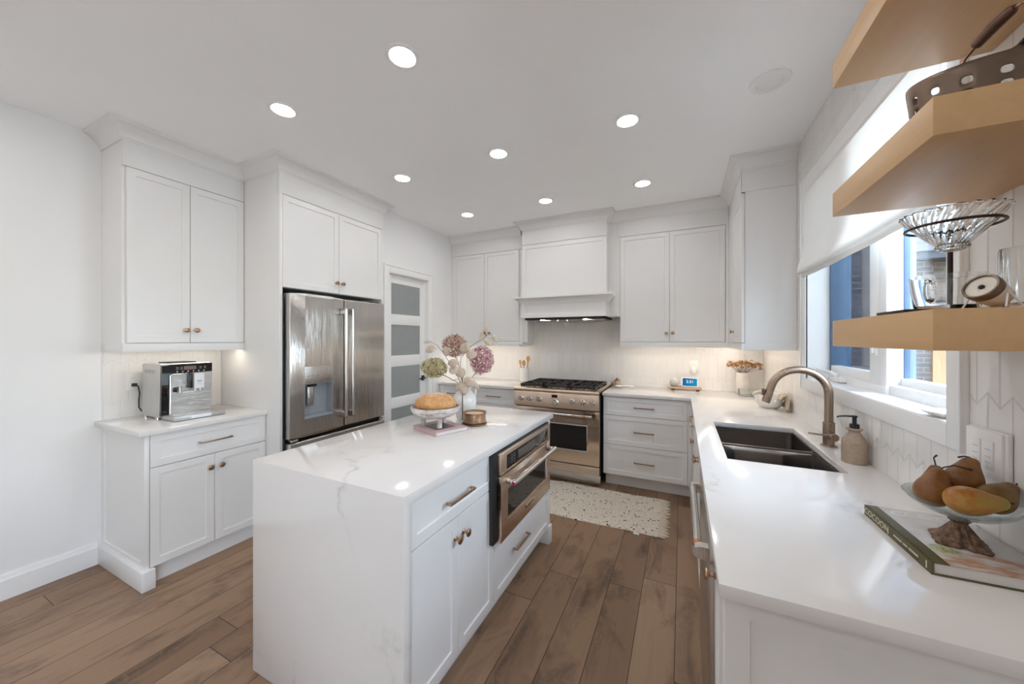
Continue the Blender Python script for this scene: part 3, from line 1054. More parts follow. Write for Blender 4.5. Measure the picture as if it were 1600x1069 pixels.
# run of base units under the sink counter; fronts look towards -x
RX = 0.083
def right_unit(label, y0, y1, fronts, name='base_cabinet'):
    c = thing(name, label, 'cabinet', (0.4, (y0 + y1) / 2, 0))
    bm = bmesh.new()
    bx = RX + 0.0215
    box(bm, bx, XT - 0.002, y0 + 0.001, y0 + 0.018, 0.11, 0.883)
    box(bm, bx, XT - 0.002, y1 - 0.018, y1 - 0.001, 0.11, 0.883)
    box(bm, bx, XT - 0.002, y0 + 0.018, y1 - 0.018, 0.11, 0.128)
    box(bm, XT - 0.02, XT - 0.002, y0 + 0.018, y1 - 0.018, 0.128, 0.883)
    box(bm, bx, bx + 0.02, y0 + 0.018, y1 - 0.018, 0.863, 0.883)
    obj('carcass', bm, 'cab', c)
    obj('toe_kick', B(0.155, 0.172, y0, y1, 0, 0.112), 'cab', c)
    for kind, a, b, z0, z1, hw in fronts:
        bm = bmesh.new()
        shaker(bm, 0, -1, RX, a, b, z0, z1)
        d = obj(kind, bm, 'cab', c)
        if kind == 'door':
            obj('knob', knob_bm((RX, hw[0], hw[1]), (-1, 0, 0), 0.015), 'brass', d)
        else:
            obj('handle', pull_bm(0, -1, RX, hw[0], hw[1], hw[2]), 'brass', d)
    return c
right_unit('white drawer base cabinet between the sink cabinet and the back corner', 2.76, 3.54,
           [('drawer', 2.764, 3.536, 0.700, 0.878, (2.95, 3.32, 0.790)), ('door', 2.764, 3.148, 0.124, 0.696, (3.12, 0.63)), ('door', 3.152, 3.536, 0.124, 0.696, (3.18, 0.63))])
right_unit('white two-door base cabinet holding the double sink', 1.78, 2.758,
           [('door', 1.784, 2.267, 0.124, 0.878, (2.24, 0.755)), ('door', 2.271, 2.754, 0.124, 0.878, (2.30, 0.755))])
c = right_unit('white end base cabinet nearest the camera, under the fruit bowl', 0.925, 1.158,
               [('door', 0.930, 1.154, 0.124, 0.878, (1.115, 0.79))])
bm = bmesh.new()
shaker(bm, 1, -1, 0.905, RX, XT - 0.002, 0.0, 0.883, 0.02, 0.066)
obj('end_panel', bm, 'cab', c)

# L-shaped counter with the sink cut out
bm = bmesh.new()
xs = [-0.707, 0.071, 0.18, 0.588, XT - 0.001]
ys = [0.8765, 1.8108, 2.588, 3.521, YT - 0.001]
vt = {}
def gv(i, j):
    if (i, j) not in vt:
        vt[i, j] = bm.verts.new((xs[i], ys[j], 0.914))
    return vt[i, j]
for i in range(4):
    for j in range(4):
        if (i == 0 and j < 3) or (i == 2 and j == 1):
            continue
        bm.faces.new((gv(i, j), gv(i + 1, j), gv(i + 1, j + 1), gv(i, j + 1)))
ext = bmesh.ops.extrude_face_region(bm, geom=bm.faces[:])
bmesh.ops.translate(bm, verts=[g for g in ext['geom'] if isinstance(g, bmesh.types.BMVert)], vec=(0, 0, -0.03))
bmesh.ops.recalc_face_normals(bm, faces=bm.faces[:])
sharp = [e for e in bm.edges if len(e.link_faces) == 2 and e.calc_face_angle() > 0.6]
bmesh.ops.bevel(bm, geom=sharp, offset=0.0022, segments=2, profile=0.5, affect='EDGES')
solo('sink_worktop', bm, 'quartz', 'white L-shaped quartz worktop around the sink and along the window wall', 'worktop')

# double sink hanging under the counter
sk = thing('double_sink', 'dark stainless double bowl sink set under the window counter', 'sink', (0.38, 2.2, 0.65))
def bowl(x0, x1, y0, y1, z0, z1):
    b = bmesh.new()
    r = 0.03
    def ring(z, off, rr):
        pts = []
        for cx, cy, a0 in ((x1 - off - rr, y1 - off - rr, 0), (x0 + off + rr, y1 - off - rr, 1), (x0 + off + rr, y0 + off + rr, 2), (x1 - off - rr, y0 + off + rr, 3)):
            for k in range(6):
                a = (a0 + k / 5) * PI / 2
                pts.append((cx + rr * math.cos(a), cy + rr * math.sin(a), z))
        return [b.verts.new(p) for p in pts]
    rs = [ring(z1, -0.006, r), ring(z1, 0, r), ring(z0 + 0.03, 0.004, r), ring(z0 + 0.008, 0.012, r), ring(z0, 0.03, r)]
    for A, C in zip(rs, rs[1:]):
        n = len(A)
        for k in range(n):
            b.faces.new((A[k], A[(k + 1) % n], C[(k + 1) % n], C[k]))
    b.faces.new(rs[-1])
    return b
obj('bowl', bowl(0.186, 0.582, 1.818, 2.190, 0.66, 0.883), 'sinksteel', sk)
obj('bowl', bowl(0.186, 0.582, 2.206, 2.582, 0.66, 0.883), 'sinksteel', sk)
obj('divider', B(0.188, 0.580, 2.183, 2.213, 0.68, 0.878, 0.008), 'chrome', sk)
for y in (2.0, 2.4):
    obj('drain', cyl(bmesh.new(), (0.384, y, 0.660), (0.384, y, 0.664), 0.042, 24), 'chrome', sk)

# ------------------------------------------------------------------ island
IX0, IX1, IY0, IY1 = -1.680, -0.830, 0.903, 2.414
bm = bmesh.new()
T = 0.038
poly = [(IX0, 0.0), (IX0, 0.914), (IX1, 0.914), (IX1, 0.0)]
def slab_profile():
    # top and waterfall leg as one mitred stone piece, seen from the side (y, z)
    return [(IY0, 0.0), (IY0, 0.914), (IY1, 0.914), (IY1, 0.914 - T), (IY0 + T, 0.914 - T), (IY0 + T, 0.0)]
prism(bm, slab_profile(), 0, IX0, IX1)
bmesh.ops.recalc_face_normals(bm, faces=bm.faces[:])
bmesh.ops.bevel(bm, geom=[e for e in bm.edges if e.calc_face_angle(0) > 0.5], offset=0.002, segments=2, profile=0.5, affect='EDGES')
solo('island_worktop', bm, 'quartz', 'white veined quartz island top with a waterfall end down to the floor', 'worktop')

FXI = -0.846
c = thing('island_cabinet', 'white island cabinet with brass knobs beside the built-in microwave', 'cabinet', (-1.25, 1.65, 0))
bm = bmesh.new()
box(bm, IX0 + 0.03, FXI - 0.0215, IY0 + T + 0.001, 1.556, 0.11, 0.875)
box(bm, IX0 + 0.03, -1.42, 1.556, 2.372, 0.11, 0.875)
box(bm, -1.42, FXI - 0.0215, 1.556, 2.372, 0.11, 0.400)
box(bm, -1.42, FXI - 0.003, 2.345, 2.372, 0.40, 0.875)
obj('carcass', bm, 'cab', c)
bm = bmesh.new()
for y0, y1, z0, z1 in ((1.560, 1.600, 0.372, 0.875), (2.300, 2.372, 0.36, 0.875)):
    box(bm, FXI - 0.02, FXI, y0, y1, z0, z1, 0.001)
box(bm, FXI - 0.02, FXI, 1.600, 2.300, 0.862, 0.875, 0.001)
box(bm, FXI - 0.02, FXI, 1.600, 2.300, 0.372, 0.425, 0.001)
obj('appliance_frame', bm, 'cab', c)
obj('toe_kick', B(IX0 + 0.09, -0.915, IY0 + T + 0.001, 2.36, 0, 0.112), 'cab', c)
bm = bmesh.new()
box(bm, -0.93, FXI + 0.012, 2.345, 2.398, 0, 0.128, 0.004)
box(bm, IX0 + 0.02, -0.93, 2.372, 2.398, 0, 0.128, 0.004)
obj('plinth_block', bm, 'cab', c)
bm = bmesh.new()
shaker(bm, 1, 1, 2.386, IX0 + 0.03, FXI, 0.11, 0.875, 0.013, 0.07)
obj('end_panel', bm, 'cab', c)
bm = bmesh.new()
shaker(bm, 0, 1, FXI, 0.945, 1.555, 0.700, 0.871)
d = obj('drawer', bm, 'cab', c)
obj('handle', pull_bm(0, 1, FXI, 1.155, 1.340, 0.783), 'brass', d)
for y0, y1, ky in ((0.945, 1.243, 1.222), (1.246, 1.555, 1.284)):
    bm = bmesh.new()
    shaker(bm, 0, 1, FXI, y0, y1, 0.118, 0.696)
    d = obj('door', bm, 'cab', c)
    obj('knob', knob_bm((FXI, ky, 0.612), (1, 0, 0), 0.017, 0.032), 'brass', d)
bm = bmesh.new()
shaker(bm, 0, 1, FXI, 1.559, 2.370, 0.118, 0.368)
d = obj('drawer', bm, 'cab', c)
obj('handle', pull_bm(0, 1, FXI, 1.775, 1.965, 0.275), 'brass', d)

# built-in microwave
mw = thing('built_in_microwave', 'stainless built-in microwave oven in the side of the island', 'microwave', (-1.1, 1.95, 0.43))
obj('body', B(-1.40, FXI - 0.0015, 1.602, 2.298, 0.428, 0.860), 'black', mw)
obj('trim_plate', B(FXI + 0.0005, -0.822, 1.505, 2.298, 0.436, 0.872, 0.002), 'black', mw)
MX = -0.800
bm = bmesh.new()
box(bm, -0.821, MX, 1.545, 2.262, 0.764, 0.868, 0.003)
pan = obj('control_panel', bm, 'warmsteel', mw)
obj('control_glass', B(MX - 0.001, MX + 0.0015, 1.610, 2.210, 0.778, 0.850, 0.001), 'blackglass', pan)
obj('display', B(MX + 0.001, MX + 0.0022, 1.745, 1.985, 0.795, 0.838), simple('dim display', (0.09, 0.075, 0.06), 0.1), pan)
bm = bmesh.new()
for ry in (1.66, 1.69, 2.08, 2.11, 2.14):
    for rz in (0.795, 0.808, 0.821, 0.834):
        box(bm, MX + 0.001, MX + 0.0022, ry, ry + 0.010, rz, rz + 0.003)
o_ = obj('key_marks', bm, simple('grey print', (0.35, 0.33, 0.31), 0.5), pan)
bm = bmesh.new()
WZA, WZB, WYA, WYB = 0.526, 0.672, 1.625, 2.190
bm = framed(0, -0.821, MX, 1.545, 2.262, 0.432, 0.760, (WYA, WYB, WZA, WZB))
md = obj('door', bm, 'warmsteel', mw)
obj('door_glass', B(-0.818, -0.806, WYA, WYB, WZA, WZB), 'blackglass', md)
bm = bmesh.new()
cyl(bm, (-0.752, 1.585, 0.722), (-0.752, 2.225, 0.722), 0.0125, 20, 0.003)
hb = obj('handle', bm, 'chrome', md)
for y in (1.600, 2.185):
    obj('handle_bracket', B(MX - 0.001, -0.752, y, y + 0.030, 0.708, 0.736, 0.006), 'chrome', hb)
obj('medallion', cyl(bmesh.new(), (-0.752, 1.5835, 0.722), (-0.752, 1.5855, 0.722), 0.0095), simple('red medallion', (0.42, 0.02, 0.05), 0.3), hb)
bd = obj('badge', B(MX - 0.0005, MX + 0.003, 1.855, 1.985, 0.474, 0.497, 0.001), 'chrome', md)
text_mesh('badge_lettering', 'KitchenAid', 0.019, 'black', bd, (MX + 0.0032, 1.92, 0.4855), (PI / 2, 0, PI / 2))

# ------------------------------------------------------------------ fridge
fr = thing('refrigerator', 'stainless french door refrigerator with an ice and water dispenser', 'refrigerator', (-2.95, 2.07, 0))
M['fridgeside'] = simple('dark grey fridge side', (0.10, 0.10, 0.105), 0.4)
obj('body', B(-3.34, -2.628, 1.612, 2.528, 0.03, 1.755, 0.004), 'fridgeside', fr)
for y in (1.64, 2.42):
    obj('hinge_cover', B(-2.75, -2.60, y, y + 0.08, 1.755, 1.785, 0.004), 'black', fr)
PX = -2.556
def fdoor(y0, y1, z0, z1, hole=None):
    """door skin with softly rounded vertical edges; hole = (ya, yb, za, zb)"""
    bm = bmesh.new()
    if hole is None:
        box(bm, -2.626, PX, y0, y1, z0, z1, 0.012, 4)
    else:
        ya, yb, za, zb = hole
        box(bm, -2.626, PX, y0, ya, z0, z1, 0.0)
        box(bm, -2.626, PX, yb, y1, z0, z1, 0.0)
        box(bm, -2.626, PX, ya, yb, z0, za, 0.0)
        box(bm, -2.626, PX, ya, yb, zb, z1, 0.0)
        bmesh.ops.remove_doubles(bm, verts=bm.verts[:], dist=1e-5)
        es = [e for e in bm.edges if all(abs(v.co.x - PX) < 1e-5 for v in e.verts) and
              (all(abs(v.co.y - y0) < 1e-5 for v in e.verts) or all(abs(v.co.y - y1) < 1e-5 for v in e.verts) or
               all(abs(v.co.z - z0) < 1e-5 for v in e.verts) or all(abs(v.co.z - z1) < 1e-5 for v in e.verts))]
        bmesh.ops.bevel(bm, geom=es, offset=0.011, segments=4, profile=0.5, affect='EDGES')
    return bm
DL = (1.730, 1.970, 0.832, 1.228)
ld = obj('door', fdoor(1.616, 2.077, 0.708, 1.772, DL), 'fridge', fr)
rd = obj('door', fdoor(2.085, 2.524, 0.708, 1.772), 'fridge', fr)
obj('freezer_drawer', fdoor(1.616, 2.524, 0.105, 0.676), 'fridge', fr)
obj('gasket', B(-2.66, -2.6265, 1.625, 2.515, 0.11, 1.76), 'black', fr)
for y in (1.63, 2.46):
    obj('lower_hinge', B(-2.60, -2.55, y, y + 0.05, 0.684, 0.700, 0.003), 'chrome', fr)
for y, dr in ((2.050, ld), (2.116, rd)):
    bm = bmesh.new()
    bx = PX + 0.058
    cyl(bm, (bx, y, 0.800), (bx, y, 1.690), 0.0135, 20, 0.003)
    h = obj('handle', bm, 'chrome', dr)
    for z in (0.79, 1.640):
        obj('handle_bracket', B(PX - 0.002, bx + 0.004, y - 0.013, y + 0.013, z, z + 0.055, 0.008, 3), 'steel', h)
ya, yb, za, zb = DL
disp = obj('dispenser_panel', B(PX - 0.015, PX + 0.002, ya, yb, 1.100, zb, 0.002), 'steelh', ld)
M['recess'] = simple('bluish grey dispenser recess', (0.30, 0.32, 0.35), 0.3)
bm = bmesh.new()
box(bm, PX - 0.068, PX - 0.063, ya, yb, za, 1.10)
box(bm, PX - 0.063, PX - 0.002, ya, ya + 0.006, za, 1.10)
box(bm, PX - 0.063, PX - 0.002, yb - 0.006, yb, za, 1.10)
box(bm, PX - 0.063, PX - 0.001, ya, yb, 1.094, 1.10)
obj('recess_liner', bm, 'recess', disp)
obj('drip_tray', B(PX - 0.063, PX - 0.001, ya, yb, za, za + 0.018, 0.002), 'recess', disp)
bm = bmesh.new()
box(bm, PX - 0.05, PX - 0.030, 1.775, 1.822, 0.925, 1.07, 0.004)
obj('paddle', bm, 'steelh', disp)
bm = bmesh.new()
box(bm, PX - 0.06, PX - 0.028, 1.79, 1.85, 1.07, 1.095, 0.004)
obj('spout', bm, 'black', disp)
bm = bmesh.new()
for y in (1.752, 1.79, 1.83, 1.90, 1.935):
    box(bm, PX + 0.0015, PX + 0.0026, y, y + 0.014, 1.155, 1.158)
box(bm, PX + 0.0015, PX + 0.0026, 1.93, 1.945, 1.185, 1.188)
obj('button_marks', bm, simple('grey print', (0.2, 0.2, 0.2), 0.5), disp)
st = obj('energy_sticker', B(PX, PX + 0.0006, 1.634, 1.712, 1.722, 1.760), simple('pale sticker', (0.66, 0.65, 0.60), 0.6), ld)
bm = bmesh.new()
tube(bm, [(PX + 0.001, 1.640, 1.752), (PX + 0.001, 1.656, 1.738), (PX + 0.001, 1.672, 1.752)], 0.0016, 6)
obj('sticker_mark', bm, 'black', st)

# ------------------------------------------------------------------ gas range
rg = thing('gas_range', 'stainless gas range with black grates between the back cabinets', 'range', (-1.17, 3.8, 0))
RX0, RX1, RY = -1.622, -0.722, 3.452
obj('body', B(RX0, RX1, RY + 0.035, YT - 0.002, 0.105, 0.905), 'iron', rg)
bm = bmesh.new()
prism(bm, [(RY - 0.004, 0.738), (RY - 0.012, 0.880), (RY - 0.004, 0.895), (RY + 0.04, 0.895), (RY + 0.04, 0.738)], 0, RX0, RX1)
cp = obj('control_panel', bm, 'warmsteel', rg)
bm = bmesh.new()
prism(bm, [(RY - 0.012, 0.892), (RY - 0.020, 0.900), (RY - 0.022, 0.912), (RY - 0.016, 0.925), (RY - 0.002, 0.931), (YT - 0.03, 0.931), (YT - 0.03, 0.892)], 0, RX0, RX1)
top = obj('cooktop', bm, 'warmsteel', rg)
obj('rear_rail', B(RX0, RX1, YT - 0.05, YT - 0.004, 0.90, 0.950, 0.004), 'warmsteel', rg)
def range_knob(x, z, r):
    bm = bmesh.new()
    y = RY - 0.008
    lathe(bm, [(0, 0), (r * 1.15, 0), (r * 1.15, 0.006), (r, 0.010), (r * 0.92, 0.030), (r * 0.80, 0.038), (0, 0.038)], (x, y, z), (0, -1, -0.05), 28)
    k = obj('knob', bm, 'chrome', cp)
    obj('grip', B(x - 0.005, x + 0.005, y - 0.047, y - 0.034, z - r * 0.8, z + r * 0.8, 0.003), 'steel', k)
for x in (-1.541, -1.442, -1.339, -0.989, -0.886, -0.786):
    range_knob(x, 0.817, 0.026)
range_knob(-1.164, 0.792, 0.032)
obj('display', B(-1.200, -1.140, RY - 0.0128, RY - 0.0085, 0.842, 0.872, 0.0), 'blackglass', cp)
bm = bmesh.new()
for x in (-1.23, -1.105):
    for z in (0.845, 0.857, 0.869):
        box(bm, x, x + 0.008, RY - 0.0128, RY - 0.009, z, z + 0.004)
obj('button_marks', bm, 'greyplastic', cp)
obj('indicator', cyl(bmesh.new(), (-1.098, RY - 0.010, 0.786), (-1.098, RY - 0.0065, 0.786), 0.007), simple('red brown indicator', (0.35, 0.10, 0.05), 0.4), cp)
bm = bmesh.new()
wx0, wx1, wz0, wz1 = -1.52, -0.838, 0.330, 0.586
y0, y1 = RY, RY + 0.033
bm = framed(1, y0, y1, RX0, RX1, 0.198, 0.728, (wx0, wx1, wz0, wz1))
od = obj('oven_door', bm, 'warmsteel', rg)
bm = bmesh.new()
box(bm, wx0, wx1, RY + 0.010, RY + 0.02, wz0, wz1)
wg = obj('oven_glass', bm, 'blackglass', od)
bm = bmesh.new()
for a, b, cc, dd in ((wx0 - 0.004, wx0 + 0.006, wz0, wz1), (wx1 - 0.006, wx1 + 0.004, wz0, wz1), (wx0, wx1, wz0 - 0.004, wz0 + 0.008), (wx0, wx1, wz1 - 0.008, wz1 + 0.004)):
    box(bm, a, b, RY - 0.003, RY + 0.012, cc, dd, 0.002)
obj('window_bezel', bm, 'chrome', od)
bm = bmesh.new()
cyl(bm, (-1.565, RY - 0.052, 0.688), (-0.780, RY - 0.052, 0.688), 0.0125, 20, 0.003)
oh = obj('handle', bm, 'chrome', od)
for x in (-1.560, -0.812):
    obj('handle_bracket', B(x, x + 0.028, RY - 0.055, RY + 0.001, 0.674, 0.702, 0.006), 'steel', oh)
bm = bmesh.new()
cyl(bm, (-0.872, RY - 0.052, 0.688), (-0.838, RY - 0.052, 0.688), 0.0132, 20)
obj('copper_band', bm, 'copper', oh)
obj('lower_panel', B(RX0, RX1, RY + 0.002, RY + 0.035, 0.112, 0.190, 0.003), 'warmsteel', rg)
obj('kick_plate', B(RX0 + 0.01, RX1 + 0.005, RY + 0.028, RY + 0.06, 0.012, 0.1035, 0.003), 'steelh', rg)
for x in (RX0 + 0.03, RX1 - 0.06):
    for y in (RY + 0.10, YT - 0.08):
        obj('leg', cyl(bmesh.new(), (x, y, 0), (x, y, 0.1045), 0.02), 'steelh', rg)
gx = [RX0 + 0.045 + i * (RX1 - RX0 - 0.09) / 3 for i in range(4)]
for a, b in zip(gx, gx[1:]):
    bm = bmesh.new()
    a, b = a + 0.002, b - 0.002
    g0, g1 = RY + 0.045, YT - 0.075
    zt = 0.962
    w = 0.014
    for x in (a, b - w):
        box(bm, x, x + w, g0, g1, 0.940, zt, 0.002)
    for y in (g0, g1 - w, (g0 + g1) / 2 - w / 2):
        box(bm, a, b, y, y + w, 0.940, zt, 0.002)
    for cy in ((g0 * 3 + g1) / 4, (g0 + g1 * 3) / 4):
        cxm = (a + b) / 2
        L = (g1 - g0) / 4 - w
        for k in range(4):
            an = PI / 4 + k * PI / 2
            p = V(cxm + 0.03 * math.cos(an), cy + 0.03 * math.sin(an), zt - 0.006)
            q = V(cxm + math.cos(an) * (b - a) * 0.62, cy + math.sin(an) * L * 1.25, zt - 0.006)
            q.x = min(max(q.x, a + w), b - w)
            q.y = min(max(q.y, cy - L), cy + L)
            tube(bm, [p, q], 0.006, 6)
        for s in (-1, 1):
            box(bm, cxm - 0.005, cxm + 0.005, cy + s * 0.035 - 0.0, cy + s * L, zt - 0.014, zt, 0.001) if s > 0 else box(bm, cxm - 0.005, cxm + 0.005, cy - L, cy - 0.035, zt - 0.014, zt, 0.001)
            for dx in (-0.085, 0.085):
                box(bm, cxm + dx - 0.005, cxm + dx + 0.005, cy - L, cy + L, zt - 0.014, zt - 0.001, 0.001)
    for x in (a + 0.004, b - 0.012):
        for y in (g0 + 0.004, g1 - 0.012):
            box(bm, x, x + 0.008, y, y + 0.008, 0.930, 0.942)
    obj('grate', bm, 'iron', rg)
    for cy in ((g0 * 3 + g1) / 4, (g0 + g1 * 3) / 4):
        obj('burner', lathe(bmesh.new(), [(0, 0.930), (0.045, 0.930), (0.045, 0.938), (0.030, 0.943), (0.030, 0.950), (0, 0.952)], ((a + b) / 2, cy, 0), n=24), 'iron', rg)

# ------------------------------------------------------------------ dishwasher
dw = thing('dishwasher', 'stainless dishwasher with a thick bar handle under the window counter', 'dishwasher', (0.4, 1.465, 0))
obj('body', B(0.105, 0.69, 1.163, 1.775, 0.10, 0.868), 'fridgeside', dw)
fd = obj('door', B(0.070, 0.104, 1.162, 1.776, 0.125, 0.874, 0.004), 'steel', dw)
obj('toe_kick', B(0.15, 0.17, 1.163, 1.775, 0, 0.105), 'black', dw)
bm = bmesh.new()
cyl(bm, (0.042, 1.215, 0.798), (0.042, 1.725, 0.798), 0.0135, 20, 0.003)
h = obj('handle', bm, 'chrome', fd)
for y in (1.198, 1.712):
    bm = prism(bmesh.new(), [(0.072, 0.780), (0.048, 0.780), (0.034, 0.785), (0.0275, 0.798), (0.034, 0.811), (0.048, 0.817), (0.072, 0.817)], 1, y, y + 0.03)
    obj('handle_bracket', bm, 'steel', h)
obj('copper_band', cyl(bmesh.new(), (0.042, 1.232, 0.798), (0.042, 1.254, 0.798), 0.0142, 20), 'copper', h)

# ------------------------------------------------------------------ ceiling lights
def downlight(x, y, label, lit=True, seen=True):
    t = thing('recessed_downlight' if lit else 'ceiling_speaker', label, 'ceiling light' if lit else 'ceiling disc', (x, y, CZ - 0.004), 0, 'recessed downlights in the ceiling' if lit else None)
    prof = [(0.056, -0.0005), (0.060, -0.0035), (0.066, -0.004), (0.074, -0.002), (0.0765, 0.0035), (0.056, 0.0035)] if lit else [(0.058, 0.0), (0.060, -0.005), (0.078, -0.005), (0.088, -0.002), (0.090, 0.0035), (0.058, 0.0035)]
    obj('trim_ring', lathe(bmesh.new(), prof, n=40, closed=True), 'trim', t, world=False)
    if lit:
        obj('lens', cyl(bmesh.new(), (0, 0, -0.0008), (0, 0, 0.0034), 0.0562, 40), 'lens', t, world=False)
    else:
        obj('cover', lathe(bmesh.new(), [(0, -0.001), (0.052, -0.001), (0.058, 0.002), (0.058, 0.0034), (0, 0.0034)], n=40), 'trim', t, world=False)
    return t
downlight(-2.05, 1.26, 'lit downlight in front of the coffee wall cabinet')
downlight(-1.165, 1.26, 'lit downlight nearest the camera, the largest, over the near end of the island')
downlight(-0.295, 1.26, 'lit downlight over the aisle beside the near end of the island')
downlight(-2.045, 2.212, 'lit downlight in front of the fridge')
downlight(-1.165, 2.212, 'lit downlight in the middle of the ceiling, over the far end of the island')
downlight(-0.295, 2.212, 'lit downlight over the aisle between the island and the sink')
downlight(-2.03, 3.158, 'lit downlight in the far left corner, in front of the pantry door')
downlight(-1.162, 3.158, 'lit downlight in front of the range hood')
downlight(-0.298, 3.158, 'lit downlight in front of the back cabinets right of the hood')
for x in (-2.05, -1.165, -0.295):
    for y in (0.31, -1.2):
        downlight(x, y, 'lit downlight behind the camera, %s row, %s' % ('first' if y > 0 else 'second', {-2.05: 'left', -1.165: 'middle', -0.295: 'right'}[x]))
for y in (0.05, -1.2):  # extra column added out of view to brighten the left wall
    downlight(-2.95, y, 'added unseen downlight brightening the left wall, %s' % ('near' if y > 0 else 'far'))
downlight(0.402, 2.189, 'unlit plain white disc in the ceiling above the sink', False)

# ------------------------------------------------------------------ floating shelves
for z0, z1, lab in ((2.166, 2.238, 'topmost maple floating shelf, close to the ceiling'),
                    (1.793, 1.861, 'middle maple floating shelf carrying the perforated metal caddy'),
                    (1.417, 1.490, 'lowest maple floating shelf carrying the pour over coffee stand')):
    solo('floating_shelf', B(0.3955, XT - 0.0005, 0.878, 1.338, z0, z1, 0.0012), 'maple', lab, 'shelf', 'maple floating shelves by the window')

# perforated caddy on the middle shelf
ZB = 1.8615
M['gunmetal'] = simple('dark pewter metal', (0.185, 0.13, 0.095), 0.32, 0.9, var=0.1, scale=30)
cx, cy, ax, ay = 0.535, 0.993, 0.125, 0.066
t = thing('metal_caddy', 'oval pewter caddy with round holes and a wood-gripped arch handle', 'caddy', (cx, cy, ZB))
bm = bmesh.new()
N = 96
def oval(a, k=1.0):
    return (cx + ax * k * math.cos(a), cy + ay * k * math.sin(a))
def ear(a):
    d = min(abs(a - 3 * PI / 2), abs(a - PI / 2))
    return 0.016 * math.exp(-(d / 0.10) ** 4)
levels = [0.003, 0.018, 0.030, 0.042, 0.054, 0.066, 0.080]
rings = []
for li, hgt in enumerate(levels):
    rings.append([bm.verts.new((*oval(2 * PI * i / N, 0.93 + 0.07 * hgt / 0.08), ZB + hgt + (ear(2 * PI * i / N) if li == len(levels) - 1 else 0))) for i in range(N)])
for li in range(len(levels) - 1):
    for i in range(N):
        if li in (1, 3) and i % 6 in (2, 3) and True:
            continue
        bm.faces.new((rings[li][i], rings[li][(i + 1) % N], rings[li + 1][(i + 1) % N], rings[li + 1][i]))
bm.faces.new([bm.verts.new((v.co.x, v.co.y, ZB + 0.003)) for v in rings[0]][::-1])
bmesh.ops.remove_doubles(bm, verts=bm.verts[:], dist=1e-6)
o = obj('tub', bm, 'gunmetal', t, angle=60)
md = o.modifiers.new('thickness', 'SOLIDIFY')
md.thickness = 0.0025
md = o.modifiers.new('round', 'SUBSURF')
md.levels = md.render_levels = 1
bm = bmesh.new()
ya, yb = cy - ay, cy + ay
z0 = ZB + 0.086
hp = [(cx - 0.006, ya, z0), (cx + 0.004, ya + 0.0, z0 + 0.03), (cx + 0.006, ya + 0.004, z0 + 0.062), (cx + 0.004, ya + 0.016, z0 + 0.079), (cx, ya + 0.032, z0 + 0.081)]
hp2 = [(cx - 0.012, yb - 0.030, z0 + 0.068), (cx - 0.02, yb - 0.016, z0 + 0.055), (cx - 0.024, yb - 0.005, z0 + 0.03), (cx - 0.02, yb, z0 - 0.004)]
tube(bm, hp + hp2, 0.0032, 10)
hd = obj('handle', bm, 'bronze', t)
bm = bmesh.new()
tube(bm, [(cx, ya + 0.030, z0 + 0.081), (cx - 0.001, ya + 0.036, z0 + 0.081), (cx - 0.006, cy, z0 + 0.078), (cx - 0.0115, yb - 0.032, z0 + 0.070), (cx - 0.012, yb - 0.029, z0 + 0.068)], [0.005, 0.009, 0.0105, 0.009, 0.0045], 14)
obj('grip', bm, 'walnut', hd)
for y in (ya, yb):
    obj('rivet', cyl(bmesh.new(), (cx - 0.006, y - 0.004, z0 + 0.001), (cx - 0.006, y + 0.004, z0 + 0.001), 0.005, 14), 'black', hd)

# pour over stand on the lowest shelf
ZS = 1.4905
px, py = 0.482, 1.010
t = thing('pour_over_stand', 'dark wire pour over stand with a round tray base', 'coffee stand', (px, py, ZS))
M['darkbronze'] = simple('dark oiled bronze', (0.045, 0.022, 0.015), 0.4, 0.5)
bm = bmesh.new()
box(bm, 0.397, 0.538, 0.972, 1.085, ZS, ZS + 0.006, 0.002)
obj('base', bm, 'darkbronze', t)
obj('post', tube(bmesh.new(), [(px + 0.030, py + 0.069, ZS + 0.006), (px + 0.030, py + 0.069, 1.655)], 0.0042, 10), 'darkbronze', t)
bm = bmesh.new()
pts = [(px + 0.0635 * math.cos(a), py + 0.0635 * math.sin(a), 1.660) for a in [2 * PI * i / 40 for i in range(41)]]
tube(bm, pts, 0.0027, 8, cap=False)
tube(bm, [(px + 0.030, py + 0.069, 1.652), (px + 0.024, py + 0.060, 1.660)], 0.0035, 8)
obj('ring', bm, 'darkbronze', t)
# ribbed dripper
bm = bmesh.new()
def spiral(r, h, a):
    tw = a + h * 9.0
    k = 1 + 0.045 * math.cos(22 * a) * min(1, max(0, (h - 0.004) / 0.02))
    return r * k, tw
outer = [(0.016, 0.0), (0.019, 0.004), (0.021, 0.010), (0.034, 0.026), (0.050, 0.046), (0.061, 0.062), (0.069, 0.074), (0.070, 0.076)]
inner = [(0.0675, 0.0755), (0.0665, 0.073), (0.058, 0.0605), (0.047, 0.045), (0.031, 0.026), (0.017, 0.0115), (0.0125, 0.006), (0.0125, 0.0)]
lathe(bm, outer + inner, (px, py, 1.612), n=132, closed=True, wob=spiral)
t = thing('glass_dripper', 'spiral ribbed clear glass coffee dripper held in the wire ring', 'coffee dripper', (px, py, 1.612))
obj('cone', bm, 'glass', t, angle=70)
obj('collar', lathe(bmesh.new(), [(0.0185, 0.004), (0.022, 0.004), (0.024, 0.008), (0.0215, 0.0125), (0.0185, 0.010)], (px, py, 1.612), n=40, closed=True), 'glass', t)
